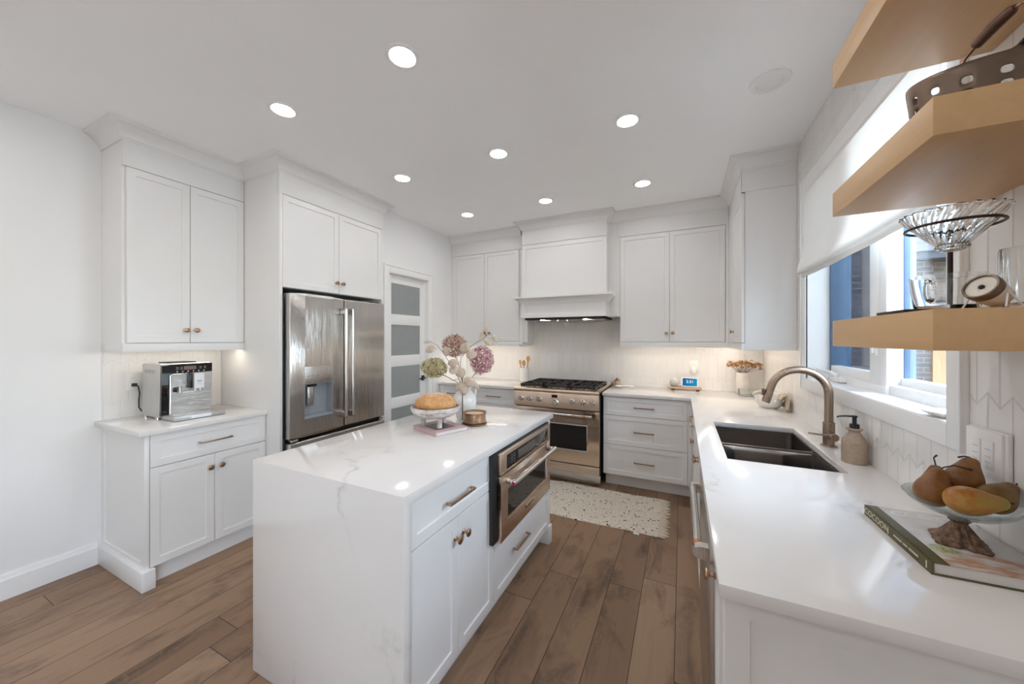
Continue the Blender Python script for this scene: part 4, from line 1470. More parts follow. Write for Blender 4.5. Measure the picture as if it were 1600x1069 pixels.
# glass cup under it
gxm, gym = 0.482, 1.028
t = thing('glass_cup', 'clear glass coffee cup with a curved handle on the pour over stand', 'cup', (gxm, gym, ZS + 0.0062))
ZC = ZS + 0.0062
pr = [(0, 0), (0.040, 0), (0.044, 0.004), (0.0475, 0.030), (0.0505, 0.060), (0.0515, 0.068), (0.0498, 0.0684), (0.0488, 0.060), (0.0455, 0.030), (0.0418, 0.008), (0, 0.006)]
obj('bowl', lathe(bmesh.new(), pr, (gxm, gym, ZC), n=48), 'glass', t)
bm = bmesh.new()
an = math.radians(222)
dx, dy = math.cos(an), math.sin(an)
tube(bm, [(gxm + dx * r, gym + dy * r, ZC + z) for r, z in ((0.049, 0.052), (0.060, 0.055), (0.065, 0.042), (0.064, 0.028), (0.057, 0.018), (0.0455, 0.016))], [0.006, 0.0045, 0.004, 0.004, 0.0045, 0.006], 10)
obj('handle', bm, 'glass', t)
# little round spotlight with wire legs
lx, ly, lz = 0.484, 0.922, 1.5215
Q = 0.78
t = thing('desk_lamp', 'small round cream lamp with a bronze rim, tilted up on thin legs', 'lamp', (lx, ly, ZS))
M['cream'] = simple('cream plastic', (0.70, 0.64, 0.55), 0.35, var=0.02)
dv = V(-0.72, -0.42, 0.42).normalized()
def along(k):
    return V(lx, ly, lz) + dv * k
obj('housing', lathe(bmesh.new(), [(r * Q, h * Q) for r, h in [(0, -0.036), (0.020, -0.036), (0.024, -0.032), (0.0285, 0.0), (0.0295, 0.010), (0, 0.010)]], (lx, ly, lz), dv, 40), 'cream', t)
obj('rim', lathe(bmesh.new(), [(r * Q, h * Q) for r, h in [(0.0262, 0.006), (0.0300, 0.006), (0.0308, 0.010), (0.0308, 0.022), (0.0295, 0.0245), (0.0262, 0.0245)]], (lx, ly, lz), dv, 40, closed=True), 'gunmetal', t)
f = obj('face', lathe(bmesh.new(), [(r * Q, h * Q) for r, h in [(0, 0.008), (0.0266, 0.008), (0.0266, 0.0195), (0.022, 0.0205), (0.010, 0.018), (0, 0.018)]], (lx, ly, lz), dv, 40), 'cream', t)
bm = bmesh.new()
ellipsoid(bm, along(0.019 * Q), 0.0042, 0.0042, 0.0042, 2)
obj('hub', bm, 'black', f)
rgt = dv.cross(V(0, 0, 1)).normalized()
for s in (-1, 1):
    o0 = along(-0.004) + rgt * (0.0275 * Q * s)
    for k in (-0.022, 0.014):
        e = o0 + V(dv.x, dv.y, 0).normalized() * k + rgt * (0.006 * s)
        e.z = ZS + 0.0012
        obj('leg', tube(bmesh.new(), [o0, e], 0.0013, 6), 'whiteplastic', t)
for s in (-1, 1):
    a = along(-0.004) + rgt * (0.0245 * Q * s)
    obj('pivot', cyl(bmesh.new(), a, a + rgt * (0.005 * s), 0.0055, 20), 'cream', t)
# ribbed tumbler
tx, ty = 0.577, 1.000
def flute(r, h, a):
    return r * (1 + 0.03 * math.cos(18 * a) * (1 if 0.004 < h < 0.112 else 0)), a
pr = [(0, 0), (0.031, 0), (0.034, 0.004), (0.035, 0.06), (0.0355, 0.112), (0.0345, 0.116), (0.033, 0.112), (0.0322, 0.06), (0.030, 0.014), (0, 0.012)]
solo('ribbed_tumbler', lathe(bmesh.new(), pr, (tx, ty, ZS), n=108, wob=flute), 'glass', 'tall ribbed clear glass tumbler at the wall end of the lowest shelf', 'glass', angle=60)

# ------------------------------------------------------------------ window sill
solo('soap_dish', lathe(bmesh.new(), [(0, 0), (0.035, 0), (0.052, 0.008), (0.066, 0.016), (0.064, 0.019), (0.050, 0.012), (0, 0.008)], (0.752, 1.575, WZ0 + 0.0042), n=36), 'ceramic', 'small white dish at the near end of the window sill', 'dish')

# ------------------------------------------------------------------ faucet and soap
t = thing('kitchen_faucet', 'brushed bronze gooseneck kitchen faucet behind the sink', 'faucet', (0.648, 2.24, 0.914))
fx, fy = 0.648, 2.24
obj('base_plate', lathe(bmesh.new(), [(0, 0), (0.032, 0), (0.033, 0.003), (0.031, 0.006), (0, 0.006)], (fx, fy, 0.9142), n=36), 'faucet', t)
obj('body', cyl(bmesh.new(), (fx, fy, 0.920), (fx, fy, 1.030), 0.0235, 36, 0.0015), 'faucet', t)
R = 0.118
pts = [(fx, fy, 1.029), (fx, fy, 1.10), (fx, fy, 1.165)]
for k in range(1, 25):
    a = k / 24 * math.radians(167)
    pts.append((fx - R + R * math.cos(a), fy - 0.006 * k / 24, 1.165 + R * math.sin(a)))
d = (V(*pts[-1]) - V(*pts[-2])).normalized()
pts.append(tuple(V(*pts[-1]) + d * 0.035))
obj('spout', tube(bmesh.new(), pts, 0.0178, 24), 'faucet', t)
e = V(*pts[-1])
hd = obj('spray_head', cyl(bmesh.new(), e - d * 0.002, e + d * 0.05, 0.0192, 28, 0.002), 'faucet', t)
obj('spray_button', B(e.x - 0.030, e.x - 0.016, e.y - 0.008, e.y + 0.008, e.z - 0.012, e.z + 0.022, 0.004), simple('brown button', (0.13, 0.06, 0.04), 0.4), hd)
bm = bmesh.new()
cyl(bm, (fx + 0.002, fy - 0.018, 0.968), (fx + 0.004, fy - 0.062, 0.968), 0.0185, 28, 0.002)
lv = obj('lever_hub', bm, 'faucet', t)
obj('lever', tube(bmesh.new(), [(fx + 0.002, fy - 0.040, 0.972), (fx - 0.030, fy - 0.043, 0.974), (fx - 0.090, fy - 0.046, 0.979)], [0.0055, 0.0048, 0.0048], 12), 'faucet', lv)

sx, sy = 0.660, 1.988
t = thing('soap_dispenser', 'beige stoneware soap dispenser with a black pump beside the faucet', 'soap dispenser', (sx, sy, 0.9142))
M['stoneware'] = simple('sandy stoneware', (0.40, 0.31, 0.235), 0.75, var=0.10, scale=90, bump=0.25)
pr = [(0, 0), (0.040, 0), (0.0425, 0.003), (0.0425, 0.084), (0.040, 0.092), (0.030, 0.110), (0.021, 0.124), (0.019, 0.130), (0.0205, 0.134), (0.027, 0.139), (0.027, 0.143), (0.022, 0.145), (0, 0.145)]
obj('bottle', lathe(bmesh.new(), pr, (sx, sy, 0.9142), n=48), 'stoneware', t)
bm = bmesh.new()
cyl(bm, (sx, sy, 1.059), (sx, sy, 1.077), 0.0165, 28, 0.002)
cyl(bm, (sx, sy, 1.077), (sx, sy, 1.108), 0.0075, 20, 0.001)
cyl(bm, (sx, sy, 1.104), (sx, sy, 1.113), 0.0105, 20, 0.002)
tube(bm, [(sx, sy, 1.109), (sx - 0.03, sy - 0.004, 1.109), (sx - 0.055, sy - 0.008, 1.106), (sx - 0.060, sy - 0.009, 1.102)], [0.0045, 0.004, 0.003, 0.003], 10)
obj('pump', bm, 'black', t)

# ------------------------------------------------------------------ switches and outlets
def plate(t, axis, sgn, face, a0, a1, z0, z1, th=0.006, name='plate'):
    lo, hi = sorted((face, face + sgn * th))
    bm = bmesh.new()
    box(bm, lo, hi, a0, a1, z0, z1, 0.002) if axis == 0 else box(bm, a0, a1, lo, hi, z0, z1, 0.002)
    return obj(name, bm, 'whiteplastic', t)
t = thing('light_switch', 'white double switch plate on the tile beside the window', 'light switch', (XT, 1.338, 1.09))
bm = bmesh.new()
box(bm, XT - 0.010, XT - 0.0003, 1.272, 1.402, 1.088, 1.208, 0.003)
obj('back_box', bm, 'whiteplastic', t)
pl = plate(t, 0, -1, XT - 0.0095, 1.280, 1.400, 1.090, 1.206)
for y0, y1 in ((1.345, 1.376), (1.302, 1.333)):
    r = obj('rocker', B(XT - 0.0185, XT - 0.0145, y0, y1, 1.112, 1.182, 0.0015), 'whiteplastic', t)
    bm = bmesh.new()
    for z in (1.128, 1.142, 1.160):
        box(bm, XT - 0.0189, XT - 0.0183, y0 + 0.006, y1 - 0.006, z, z + 0.0012)
    obj('seam', bm, 'greyplastic', r)
def outlet(label, axis, sgn, face, a, z):
    loc = (face, a, z - 0.058) if axis == 0 else (a, face, z - 0.058)
    t = thing('wall_outlet', label, 'outlet', loc)
    plate(t, axis, sgn, face, a - 0.036, a + 0.036, z - 0.058, z + 0.058)
    for dz in (0.022, -0.022):
        lo, hi = sorted((face + sgn * 0.005, face + sgn * 0.0075))
        bm = bmesh.new()
        box(bm, lo, hi, a - 0.017, a + 0.017, z + dz - 0.015, z + dz + 0.015, 0.001) if axis == 0 else box(bm, a - 0.017, a + 0.017, lo, hi, z + dz - 0.015, z + dz + 0.015, 0.001)
        s = obj('socket', bm, 'whiteplastic', t)
        bm = bmesh.new()
        lo, hi = sorted((face + sgn * 0.007, face + sgn * 0.0079))
        for da, dh, hh in ((-0.006, 0.002, 0.004), (0.006, 0.002, 0.0035), (0.0, -0.008, 0.0025)):
            b = (a + da - 0.0011, a + da + 0.0011, z + dz + dh - hh, z + dz + dh + hh)
            box(bm, lo, hi, *b) if axis == 0 else box(bm, b[0], b[1], lo, hi, b[2], b[3])
        obj('slot', bm, 'greyplastic', s)
    return t
outlet('white outlet on the tile beside the espresso machine', 0, 1, XL + 0.008, 1.064, 1.150)
outlet('white outlet on the back tile above the smart display', 1, -1, YT, 0.110, 1.155)
bm = bmesh.new()
box(bm, 0.088, 0.132, YT - 0.034, YT - 0.0085, 1.082, 1.150, 0.006)
solo('plug_adapter', bm, 'whiteplastic', 'white plug adapter in the outlet above the smart display', 'plug')

# ------------------------------------------------------------------ espresso machine
t = thing('espresso_machine', 'silver and black automatic espresso machine on the coffee counter', 'coffee machine', (-3.14, 1.24, 0.914))
ZW = 0.9142
M['silver'] = simple('silver painted plastic', (0.52, 0.51, 0.50), 0.32, 0.55, var=0.02)
bm = bmesh.new()
prism(bm, [(-3.288, ZW + 0.012), (-3.288, 1.262), (-3.275, 1.270), (-3.03, 1.276), (-3.018, 1.27), (-3.035, ZW + 0.03), (-3.05, ZW + 0.012)], 1, 1.083, 1.345)
obj('body', bm, 'silver', t)
bm = bmesh.new()
prism(bm, [(-3.036, ZW + 0.028), (-3.019, 1.272), (-3.003, 1.272), (-2.998, 1.258), (-3.016, ZW + 0.028)], 1, 1.080, 1.348)
fp = obj('front_panel', bm, 'blackglass', t)
def fxp(z, out=0.0):
    return -3.016 + (z - 0.942) / (1.258 - 0.942) * 0.018 + out
bm = bmesh.new()
pf = [(fxp(0.944, 0.0), 0.944), (fxp(1.206), 1.206), (fxp(1.206, 0.008), 1.206), (fxp(0.944, 0.008), 0.944)]
prism(bm, pf, 1, 1.118, 1.344)
obj('steel_front', bm, 'steelh', t)
obj('bean_lid', B(-3.25, -3.10, 1.15, 1.30, 1.2715, 1.281, 0.003), 'black', t)
bm = bmesh.new()
tube(bm, [(fxp(1.207, 0.005), 1.118, 0.95), (fxp(1.207, 0.005), 1.119, 1.195), (fxp(1.207, 0.006), 1.128, 1.208), (fxp(1.208, 0.006), 1.344, 1.209)], 0.0035, 8)
obj('trim_line', bm, 'chrome', fp)
obj('display', B(fxp(1.243, -0.002), fxp(1.243, 0.0015), 1.190, 1.256, 1.232, 1.257), simple('brownish display', (0.22, 0.15, 0.12), 0.15), fp)
bm = bmesh.new()
for k in range(6):
    y = 1.155 + k * 0.029
    cyl(bm, (fxp(1.222, -0.002), y, 1.222), (fxp(1.222, 0.002), y, 1.222), 0.0048, 14)
obj('button', bm, 'chrome', fp)
bm = bmesh.new()
for y0 in (1.150, 1.172, 1.275, 1.300):
    for z in (1.238, 1.248):
        box(bm, fxp(z, -0.001), fxp(z, 0.0008), y0, y0 + 0.012, z, z + 0.002)
obj('print_marks', bm, simple('pale print', (0.6, 0.6, 0.6), 0.5), fp)
sx0 = fxp(1.15, 0.006)
bm = bmesh.new()
box(bm, sx0, sx0 + 0.055, 1.222, 1.278, 1.108, 1.210, 0.004)
sp = obj('coffee_spout', bm, 'silver', t)
obj('spout_shadow_plate', B(sx0, sx0 + 0.038, 1.208, 1.222, 1.112, 1.210, 0.002), 'black', sp)
for y in (1.234, 1.263):
    obj('nozzle', cyl(bmesh.new(), (sx0 + 0.040, y, 1.108), (sx0 + 0.040, y, 1.092), 0.007, 16), 'chrome', sp)
M['cardwhite'] = simple('white card', (0.78, 0.80, 0.83), 0.5, var=0.01)
cd_ = obj('label_card', B(sx0 + 0.055, sx0 + 0.0562, 1.224, 1.277, 1.108, 1.208), 'cardwhite', sp)
bm = bmesh.new()
box(bm, sx0 + 0.0562, sx0 + 0.0567, 1.236, 1.266, 1.154, 1.157)
box(bm, sx0 + 0.0562, sx0 + 0.0567, 1.240, 1.262, 1.158, 1.161)
box(bm, sx0 + 0.0562, sx0 + 0.0567, 1.241, 1.261, 1.151, 1.153)
box(bm, sx0 + 0.0562, sx0 + 0.0567, 1.238, 1.264, 1.140, 1.1415)
obj('card_print', bm, 'greyplastic', cd_)
bm = bmesh.new()
box(bm, sx0, sx0 + 0.012, 1.134, 1.152, 1.090, 1.122, 0.003)
obj('water_spout_base', bm, 'black', t)
obj('water_spout', cyl(bmesh.new(), (sx0 + 0.018, 1.163, 1.080), (sx0 + 0.018, 1.163, 1.125), 0.0075, 18, 0.002), 'chrome', t)
bm = bmesh.new()
box(bm, -3.05, -2.878, 1.094, 1.372, ZW + 0.003, ZW + 0.030, 0.003)
tr = obj('drip_tray', bm, 'silver', t)
obj('tray_grille', B(-3.005, -2.90, 1.12, 1.35, ZW + 0.0295, ZW + 0.032, 0.001), 'steelh', tr)
obj('tray_front', B(-2.879, -2.876, 1.180, 1.290, ZW + 0.006, ZW + 0.027, 0.001), 'cardwhite', tr)
bm = bmesh.new()
for y in (1.095, 1.33):
    for x in (-3.27, -3.10):
        cyl(bm, (x, y, ZW), (x, y, ZW + 0.013), 0.012, 14)
obj('foot', bm, 'chrome', t)
bm = bmesh.new()
for k in range(6):
    box(bm, -3.25 + k * 0.025, -3.232 + k * 0.025, 1.0815, 1.0835, 1.212, 1.235, 0.0)
obj('side_vent', bm, 'greyplastic', t)
bm = bmesh.new()
ox = XL + 0.016
box(bm, ox, ox + 0.022, 1.052, 1.078, 1.116, 1.138, 0.004)
tube(bm, [(ox + 0.018, 1.070, 1.126), (ox + 0.030, 1.078, 1.115), (ox + 0.034, 1.083, 1.07), (ox + 0.032, 1.080, 1.02), (ox + 0.040, 1.078, 0.975), (ox + 0.058, 1.084, 0.952), (ox + 0.080, 1.098, 0.948)], 0.0042, 10)
obj('power_cord', bm, 'black', t)

# ------------------------------------------------------------------ rug
def rugmat():
    t = NT('nubby cream wool with dark flecks')
    p = t.pos()
    v = t.n('TexVoronoi', {'Scale': 55.0, 'Randomness': 1.0}, feature='F1')
    t.t.links.new(p, v.inputs['Vector'])
    pick = t.n('TexWhiteNoise', noise_dimensions='3D')
    t.t.links.new(v.outputs['Position'], pick.inputs['Vector'])
    fleck = t.math('MULTIPLY', t.math('GREATER_THAN', pick.outputs['Value'], 0.88), t.math('LESS_THAN', v.outputs['Distance'], 0.42))
    clump = t.math('GREATER_THAN', t.noise(p, 7, 3), 0.40)
    fleck = t.math('MULTIPLY', fleck, clump)
    base = t.ramp(t.noise(p, 60, 3), [(0.3, (0.60, 0.52, 0.42)), (0.7, (0.82, 0.76, 0.66))])
    c = t.mix(fleck, base, (0.035, 0.025, 0.02))
    nub = t.n('TexVoronoi', {'Scale': 75.0}, feature='SMOOTH_F1')
    t.t.links.new(p, nub.inputs['Vector'])
    t.bsdf(Base_Color=c, Roughness=0.95, Normal=t.bump(nub.outputs['Distance'], 0.9, 0.006))
    return t.m
M['rug'] = rugmat()
M['fringe'] = simple('cream wool fringe', (0.68, 0.60, 0.49), 0.95, var=0.1, scale=60)
t = thing('wool_rug', 'cream wool rug with dark flecks and a fringed end in front of the range', 'rug', (-0.65, 3.1, 0.0))
bm = bmesh.new()
nx, ny = 60, 34
x0, x1 = -1.34, -0.155
grid = []
for i in range(nx + 1):
    row = []
    for j in range(ny + 1):
        u, v = i / nx, j / ny
        x = x0 + (x1 - x0) * u
        y = 2.765 + 0.665 * v + 0.006 * math.sin(9 * u + 4 * v)
        if i == nx:
            x += random.uniform(-0.006, 0.006)
        if j in (0, ny):
            y += random.uniform(-0.004, 0.004)
        e = min(1, 14 * min(u, 1 - u, v, 1 - v) + 0.2)
        row.append(bm.verts.new((x, y, 0.006 + 0.008 * e + random.uniform(-0.0016, 0.0016))))
    grid.append(row)
for i in range(nx):
    for j in range(ny):
        bm.faces.new((grid[i][j], grid[i + 1][j], grid[i + 1][j + 1], grid[i][j + 1]))
edge = [grid[i][0] for i in range(nx + 1)] + [grid[nx][j] for j in range(1, ny + 1)] + [grid[i][ny] for i in range(nx - 1, -1, -1)] + [grid[0][j] for j in range(ny - 1, 0, -1)]
low = [bm.verts.new((v.co.x, v.co.y, 0.001)) for v in edge]
n = len(edge)
for i in range(n):
    bm.faces.new((edge[i], edge[(i + 1) % n], low[(i + 1) % n], low[i]))
obj('pile', bm, 'rug', t, angle=80)
bm = bmesh.new()
for k in range(64):
    y = 2.772 + k * 0.0102
    a = random.uniform(-0.5, 0.5)
    L = random.uniform(0.045, 0.078)
    tube(bm, [(x1 - 0.008, y, 0.010), (x1 + L * 0.5, y + a * 0.012, 0.0065), (x1 + L, y + a * 0.03, 0.004)], [0.0045, 0.004, 0.0022], 6)
fo = obj('fringe', bm, 'fringe', t)
fo['kind'] = 'stuff'
obj('care_tag', B(-0.325, -0.285, 2.742, 2.770, 0.003, 0.005), 'cardwhite', t)

# ------------------------------------------------------------------ things on the island
ZI = 0.9142
M['pinkbook'] = simple('dusty pink cover', (0.56, 0.40, 0.40), 0.5, var=0.02)
def photocover():
    t = NT('dark photo inset')
    p = t.pos()
    c = t.ramp(t.noise(p, 55, 5, 0.7), [(0.35, (0.03, 0.025, 0.025)), (0.55, (0.14, 0.10, 0.09)), (0.72, (0.45, 0.38, 0.36))])
    t.bsdf(Base_Color=c, Roughness=0.4)
    return t.m
M['photo'] = photocover()
bx, by, brot = -1.262, 1.675, math.radians(-21)
t = thing('pink_book', 'thin dusty pink book lying under the footed bowl', 'book', (bx, by, ZI), brot)
L2, W2 = 0.125, 0.105
b = B(-L2, L2, -W2, W2, 0.0, 0.003, 0.0008)
box(b, -L2, L2, -W2, W2, 0.019, 0.022, 0.0008)
box(b, -L2, L2, -W2, -W2 + 0.004, 0.0, 0.022, 0.0012)
cv = obj('cover', b, 'pinkbook', t, world=False)
obj('pages', B(-L2 + 0.004, L2 - 0.004, -W2 + 0.003, W2 - 0.004, 0.003, 0.019), 'paper', t, world=False)
obj('cover_photo', B(-0.07, 0.075, -0.075, 0.05, 0.022, 0.0223), 'photo', cv, world=False)

# footed bowl
def whitewash():
    t = NT('whitewashed wood')
    p = t.obj()
    c = t.ramp(t.noise(t.mapping(p, (18, 18, 40)), 1.0, 5, 0.7), [(0.36, (0.33, 0.28, 0.26)), (0.52, (0.62, 0.57, 0.54)), (0.66, (0.76, 0.73, 0.70))])
    t.bsdf(Base_Color=c, Roughness=0.85, Normal=t.bump(t.noise(p, 60, 4), 0.35, 0.004))
    return t.m
M['whitewash'] = whitewash()
wx, wy = -1.287, 1.665
ZK = ZI + 0.0224
t = thing('footed_bowl', 'whitewashed wooden footed bowl holding the round bread', 'bowl', (wx, wy, ZK))
pr = [(0, 0.050), (0.055, 0.051), (0.095, 0.058), (0.125, 0.074), (0.140, 0.098), (0.143, 0.112), (0.139, 0.116), (0.130, 0.114), (0.122, 0.098), (0.100, 0.080), (0.06, 0.072), (0, 0.070)]
obj('dish', lathe(bmesh.new(), pr, (wx, wy, ZK), n=48), 'whitewash', t)
for a in (-62, 62, 178):
    a = math.radians(a) + YAW
    p0 = V(wx + 0.076 * math.cos(a), wy + 0.076 * math.sin(a), ZK + 0.001)
    p1 = V(wx + 0.070 * math.cos(a), wy + 0.070 * math.sin(a), ZK + 0.062)
    obj('leg', tube(bmesh.new(), [p0, p0.lerp(p1, 0.5), p1], [0.0135, 0.0145, 0.017], 18), 'whitewash', t)
def crust():
    t = NT('floured bread crust')
    s = t.n('SeparateXYZ')
    o = t.obj()
    t.t.links.new(o, s.inputs[0])
    n = t.noise(o, 26, 5, 0.65)
    c = t.ramp(n, [(0.3, (0.42, 0.19, 0.07)), (0.55, (0.60, 0.32, 0.13)), (0.75, (0.72, 0.45, 0.22))])
    rad = t.math('SQRT', t.math('ADD', t.math('POWER', s.outputs[0], 2.0), t.math('POWER', s.outputs[1], 2.0)))
    topf = t.math('MULTIPLY', t.ramp(rad, [(0.03, (1, 1, 1)), (0.075, (0, 0, 0))]), t.ramp(t.noise(o, 45, 5, 0.8), [(0.38, (0, 0, 0)), (0.6, (1, 1, 1))]))
    c = t.mix(t.math('MULTIPLY', topf, 0.8), c, (0.82, 0.74, 0.66))
    t.bsdf(Base_Color=c, Roughness=0.8, Normal=t.bump(n, 0.5, 0.006))
    return t.m
M['crust'] = crust()
bm = bmesh.new()
b2 = bmesh.new()
bmesh.ops.create_icosphere(b2, subdivisions=5, radius=1.0)
for v in b2.verts:
    x, y, z = v.co
    r = math.hypot(x, y)
    a = math.atan2(y, x)
    k = 1 + 0.012 * math.sin(5 * a + 1) + 0.008 * math.sin(9 * a)
    zz = z * (0.064 if z > 0 else 0.045)
    zz -= 0.006 * math.exp(-((abs(math.sin(3 * a + 0.5)) / 0.10) ** 2)) * (1 if z > 0.2 else 0) * min(1, r * 2)
    v.co = V(x * 0.119 * k, y * 0.113 * k, zz)
join(bm, b2)
o = obj('bread_loaf', bm, 'crust', None, angle=80)
o.location = (wx, wy, ZK + 0.126)
props(o, 'round golden bread loaf dusted with flour in the footed bowl', 'bread')

# candle
kx, ky = -1.152, 1.872
t = thing('brass_candle', 'short brass candle tin with cream wax on the island', 'candle', (kx, ky, ZI))
obj('tray', lathe(bmesh.new(), [(0, 0), (0.068, 0), (0.074, 0.004), (0.075, 0.010), (0.072, 0.010), (0.069, 0.005), (0, 0.005)], (kx, ky, ZI), n=40), 'bronze', t)
obj('tin', lathe(bmesh.new(), [(0, 0.0052), (0.066, 0.0052), (0.068, 0.008), (0.068, 0.066), (0.073, 0.069), (0.0735, 0.075), (0.070, 0.077), (0.066, 0.074), (0.065, 0.055), (0, 0.055)], (kx, ky, ZI), n=48), 'brass', t)
obj('wax', cyl(bmesh.new(), (kx, ky, ZI + 0.0551), (kx, ky, ZI + 0.064), 0.0645, 40), simple('cream wax', (0.72, 0.58, 0.42), 0.5), t)
obj('wick', tube(bmesh.new(), [(kx, ky, ZI + 0.063), (kx + 0.001, ky, ZI + 0.072)], 0.0012, 6), 'paper', t)

# vase with dried hydrangeas
vx, vy = -1.292, 1.972
t = thing('ceramic_vase', 'white glazed vase with a small side handle holding dried hydrangeas', 'vase', (vx, vy, ZI))
pr = [(0, 0), (0.045, 0), (0.050, 0.004), (0.066, 0.050), (0.078, 0.095), (0.080, 0.125), (0.070, 0.155), (0.050, 0.178), (0.041, 0.192), (0.042, 0.206), (0.048, 0.214), (0.046, 0.217), (0.039, 0.208), (0.037, 0.192), (0.044, 0.176), (0.062, 0.152), (0.072, 0.12), (0.06, 0.05), (0, 0.012)]
obj('vessel', lathe(bmesh.new(), pr, (vx, vy, ZI), n=48), 'ceramic', t)
bm = bmesh.new()
hx, hy = math.cos(YAW), math.sin(YAW)
tube(bm, [(vx + hx * r, vy + hy * r, ZI + z) for r, z in ((0.042, 0.205), (0.064, 0.208), (0.074, 0.190), (0.072, 0.165), (0.064, 0.152))], [0.006, 0.006, 0.006, 0.006, 0.007], 10)
obj('handle', bm, 'ceramic', t)
bm = bmesh.new()
q0 = V(vx, vy, ZI) - V(-hy, hx, 0) * 0
fr_ = V(hy, -hx, 0)
P = [V(vx, vy, ZI + z) + fr_ * r + V(hx, hy, 0) * s for r, z, s in ((0.045, 0.195, -0.006), (0.064, 0.165, -0.004), (0.081, 0.130, -0.002), (0.080, 0.095, -0.002), (0.068, 0.048, -0.004), (0.0535, 0.004, -0.008))]
obj('twine', tube(bm, P, 0.0026, 8), 'rubber', t)

def floretmat(name, stops, scale=45):
    t = NT(name)
    c = t.ramp(t.noise(t.obj(), scale, 3, 0.6), stops)
    d = t.bsdf(Base_Color=c, Roughness=0.8)
    return t.m
M['rust'] = floretmat('dusky rust petals', [(0.3, (0.22, 0.10, 0.075)), (0.5, (0.38, 0.20, 0.145)), (0.7, (0.52, 0.34, 0.25))])
M['pink'] = floretmat('dried pink petals', [(0.3, (0.28, 0.09, 0.13)), (0.5, (0.45, 0.19, 0.24)), (0.7, (0.58, 0.33, 0.34))])
M['greenish'] = floretmat('dried green petals', [(0.3, (0.27, 0.21, 0.09)), (0.5, (0.50, 0.43, 0.22)), (0.72, (0.70, 0.62, 0.42))])
M['tanpetal'] = floretmat('dried orange brown petals', [(0.3, (0.22, 0.085, 0.02)), (0.5, (0.40, 0.19, 0.06)), (0.7, (0.58, 0.36, 0.16))])
def leafmat():
    t = NT('papery eucalyptus leaf')
    c = t.ramp(t.noise(t.obj(), 30, 4), [(0.3, (0.46, 0.36, 0.27)), (0.7, (0.68, 0.59, 0.49))])
    t.bsdf(Base_Color=c, Roughness=0.7)
    return t.m
M['leaf'] = leafmat()

def floret(bm, p, nrm, s):
    u, w = frame_to(nrm)
    ph = random.uniform(0, PI)
    for k in range(4):
        a = ph + k * PI / 2
        d = u * math.cos(a) + w * math.sin(a)
        e = u * math.cos(a + PI / 2) + w * math.sin(a + PI / 2)
        lift = random.uniform(0.05, 0.5)
        pts = [p, p + d * s * 0.5 + e * s * 0.38 + nrm * s * lift * 0.5, p + d * s + nrm * s * lift, p + d * s * 0.5 - e * s * 0.38 + nrm * s * lift * 0.5]
        bm.faces.new([bm.verts.new(q) for q in pts])

def hydrangea(label, mat, centre, rad, n, bend, size=0.0085):
    """bloom of small four-petalled florets on a stem rising from the vase"""
    cen = V(*centre)
    t = thing('hydrangea_stem', label, 'flower', (vx, vy, ZI + 0.012), 0, 'dried hydrangeas in the vase')
    bm = bmesh.new()
    for k in range(n):
        zz = 1 - 2 * (k + 0.5) / n
        a = k * 2.39996 + random.uniform(-0.2, 0.2)
        r = math.sqrt(max(0, 1 - zz * zz))
        d = V(r * math.cos(a), r * math.sin(a), zz)
        kk = random.uniform(0.78, 1.06)
        p = cen + V(d.x * rad[0], d.y * rad[1], d.z * rad[2]) * kk
        floret(bm, p, (d + V(random.uniform(-.4, .4), random.uniform(-.4, .4), random.uniform(-.4, .4))).normalized(), size * random.uniform(0.8, 1.3))
    bl = obj('bloom', bm, mat, t, angle=180)
    bm = bmesh.new()
    for k in range(26):
        a = k * 2.4
        zz = 1 - 2 * (k + 0.5) / 26
        r = math.sqrt(1 - zz * zz)
        tube(bm, [cen - V(0, 0, rad[2] * 0.5), cen + V(r * math.cos(a) * rad[0], r * math.sin(a) * rad[1], zz * rad[2]) * 0.85], 0.0007, 5)
    obj('flower_stalks', bm, 'stem', bl)
    base = V(vx + random.uniform(-0.012, 0.012), vy + random.uniform(-0.012, 0.012), ZI + 0.03)
    neck = V(vx + (cen.x - vx) * 0.08, vy + (cen.y - vy) * 0.08, ZI + 0.222)
    obj('stem', tube(bmesh.new(), [base, neck, neck.lerp(cen, 0.5) + V(*bend), cen - V(0, 0, rad[2] * 0.4)], [0.0028, 0.0026, 0.0024, 0.002], 8), 'stem', t)
hydrangea('rust coloured hydrangea head, the tallest bloom in the white vase', 'rust', (-1.362, 1.955, 1.392), (0.082, 0.078, 0.074), 480, (0.0, 0.0, 0.0))
hydrangea('deep pink hydrangea head on the right of the white vase', 'pink', (-1.178, 2.005, 1.300), (0.078, 0.074, 0.092), 520, (0.015, 0, 0))
hydrangea('pale green hydrangea head leaning left out of the white vase', 'greenish', (-1.505, 1.930, 1.245), (0.088, 0.078, 0.066), 520, (-0.02, 0, 0.0), 0.0098)

